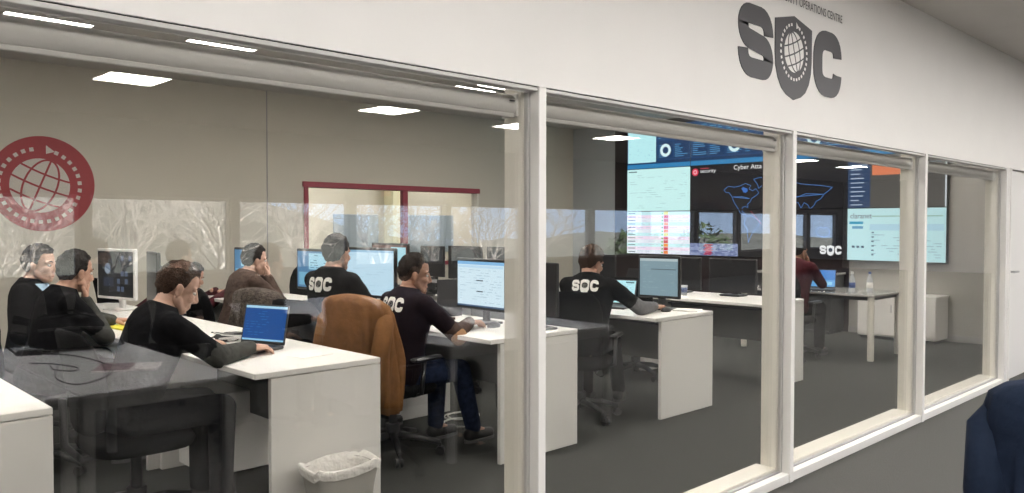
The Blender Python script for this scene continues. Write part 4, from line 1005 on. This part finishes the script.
seated('man in black shirt resting his chin on his hand at left', 'black swivel chair of the chin-resting man', 1.32, 3.14, armr=False, lean=16, hy=14, hp=8, rh='chin', lh=(1.84, 3.58, zw), sleeve='cloth_charcoal', trouser='trouser_black', hair='hair_dark', thick=.008, seed=2)
p1, c1 = seated('person in black jacket and pale blue shirt at the far left', 'dark swivel chair at the far left', 1.43, 3.92, armr=False, lean=6, rz=R(-32), hy=-8, hp=4, rh=None, lh=(1.75, 4.1, zw), shirt='cloth_black', front='cloth_sky', trouser='trouser_black', hair='hair_dark', thick=.010, seed=3, skin='skin_pale')
seated('man in brown-grey top with hands at his mouth, middle of the room', 'black swivel chair of the man with hands at his mouth', 2.93, 4.10, lean=17, hy=-8, hp=6, rh='mouth', lh='mouth', shirt='cloth_brown', trouser='denim', hair='hair_dark', seed=4, skin='skin_pale')
seated('person in maroon sleeves half hidden behind the blue-laptop user', 'black swivel chair of the maroon-sleeved person', 2.72, 5.56, lean=52, hy=0, hp=20, rh=(3.40, 5.25, zw), lh=(3.40, 5.5, zw), shirt='cloth_maroon', trouser='trouser_black', hair='hair_dark', seed=5)
seated('man seen from behind in black shirt with white back print, centre left', 'black swivel chair of the man seen from behind', 2.91, 2.60, lean=5, hy=4, hp=2, rz=R(14), seat=.53, rh=(3.34, 2.62, zw), lh=(3.30, 2.95, zw), logo=True, trouser='trouser_black', hair='hair_dark', thick=.009, seed=6)
seated('man in dark plum shirt with white back print, hand on mouse', None, 3.03, 1.99, lean=11, seat=.42, hy=-32, hp=8, rz=R(2), rh=(3.50, 1.86, zw, (1, .1, -.1)), lh='chin', shirt='cloth_plum', sleeve='cloth_brown', logo=True, trouser='denim', hair='hair_dark', thick=.007, seed=7, skin='skin_tan', foot=(.52, .40), patch=True)
seated('worker in black shirt with white back print and grey sleeves', 'black swivel chair of the grey-sleeved worker', 4.64, 1.84, lean=17, hy=-30, hp=16, rz=R(26), rh=(5.24, 1.64, zw, (1, -.05, -.08)), lh=(5.08, 2.08, zw), sleeve='cloth_grey', logo=True, trouser='trouser_black', hair='hair_brown', thick=.014, seed=8, foot=(.62, .50), hairp=dict(front=.35, side=-.3))
seated('person in dark maroon top at the far table behind the second post', 'dark swivel chair at the far table', 8.36, 2.06, lean=12, hy=-10, hp=6, rh='mouth', lh=(8.85, 2.2, HT+.045), shirt='cloth_maroon', trouser='trouser_black', hair='hair_dark', seed=9)
seated('person in navy clothes cut off at the lower right corner', 'black swivel chair under the person in navy', 2.93, -1.70, lean=4, rz=R(10), hy=0, hp=5, rh=(3.4, -1.8, TT+.05), lh=(3.38, -1.5, TT+.05), shirt='cloth_navy', trouser='trouser_black', hair='hair_brown', seed=10, skin='skin_pale')
for (px, py, lb) in ((2.70, -4.45, 'colleague sitting in the open office, left of the mirrored heads'), (2.72, -2.95, 'colleague sitting in the open office, right of the mirrored heads'), (2.45, -5.7, 'colleague sitting farthest back in the open office')):
    dup(p1, (px-.08, py, 0), 0, lb); dup(c1, (px-.14, py, 0), 0, 'swivel chair under the '+lb)

# chairs with coats
def draped(label, chair, x, y, mat, z0, z1, seed, rz=0, wid=.25, dep=.085, sleeves=True):
    t = thing('jacket', label, 'jacket', (x, y, 0), rz); rg2 = random.Random(seed); n = 72; ph = [rg2.uniform(0, 6.28) for _ in range(5)]
    prof = [(z1+.035, .30, .25), (z1+.030, .62, .55), (z1+.015, .86, .82), (z1-.02, 1.0, 1.0), (z1-.08, 1.04, 1.08), (z1-.18, 1.03, 1.12)]
    for k in range(1, 9): f = k/8; prof.append((z1-.18-(z1-.18-z0)*f, 1.03+.10*f, 1.12+.35*f))
    rg_ = []
    for i, (z, a, b) in enumerate(prof):
        fl = min(1, max(0, (z1-z)/.35)); ring = []
        for k in range(n):
            an = 2*math.pi*k/n; c, s = math.cos(an), math.sin(an); fold = fl*(.017*math.sin(7*an+ph[0]+z*3)+.014*math.sin(12*an+ph[1]-z*4)+.009*math.sin(19*an+ph[2]+z*6))
            yy = (wid*a+fold)*abs(c)**.55*math.copysign(1, c); xx = (dep*b+fold)*abs(s)**.7*math.copysign(1, s)
            zz = z+(.02*math.sin(3*an+ph[3])*fl if i == len(prof)-1 else 0)-.05*max(0, 1-i/4)*(abs(yy)/wid)**2
            ring.append(Vector((-.285+xx+.5*yy*yy-.05*((z-.62)/.4)**2, yy, zz)))
        rg_.append(ring)
    m = MB(); m.rings(rg_); m.build('body', mat, t, True)
    if sleeves:
        for s in (-1, 1):
            pts = [(-.26, s*(wid-.05), z1-.04), (-.30, s*(wid+.0), z1-.13), (-.34, s*(wid+.0), z1-.30), (-.33, s*(wid-.01), z1-.46), (-.33, s*(wid-.02), z1-.60)]
            MB().tube(pts, [.03, .052, .055, .052, .050], 14).build('sleeve', mat, t, True)
office_chair('black swivel chair under the tan jacket', (2.99, 2.01, 0), R(8)); draped('tan brown jacket draped over the back of an office chair', None, 2.98, 2.01, 'jacket_tan', .36, 1.0, 1, R(8), wid=.262)
draped('navy jacket draped over a chair back at the lower right corner', None, 2.87, -1.65, 'cloth_navy', .45, 1.01, 5, R(12), wid=.26, dep=.10)
office_chair('black swivel chair under the taupe coat', (2.98, 3.22, 0), R(6)); draped('mottled taupe coat heaped over a chair back, middle of the room', None, 2.98, 3.22, 'jacket_taupe', .60, .97, 2, R(6), wid=.25, dep=.10)
office_chair('empty black swivel chair right of the man with hands at his mouth', (4.70, 6.35, 0), R(200)); office_chair('empty black swivel chair left of the monitor with blue windows', (4.45, 5.45, 0), R(160))
office_chair('empty dark swivel chair before the dark screens under the map', (6.20, 2.55, 0), R(20)); office_chair('empty dark swivel chair on the third row, behind the grey-sleeved worker', (4.50, 3.3, 0), R(-15))
office_chair('dark swivel chair on the fourth row near the screen wall', (6.1, 3.5, 0), 0)
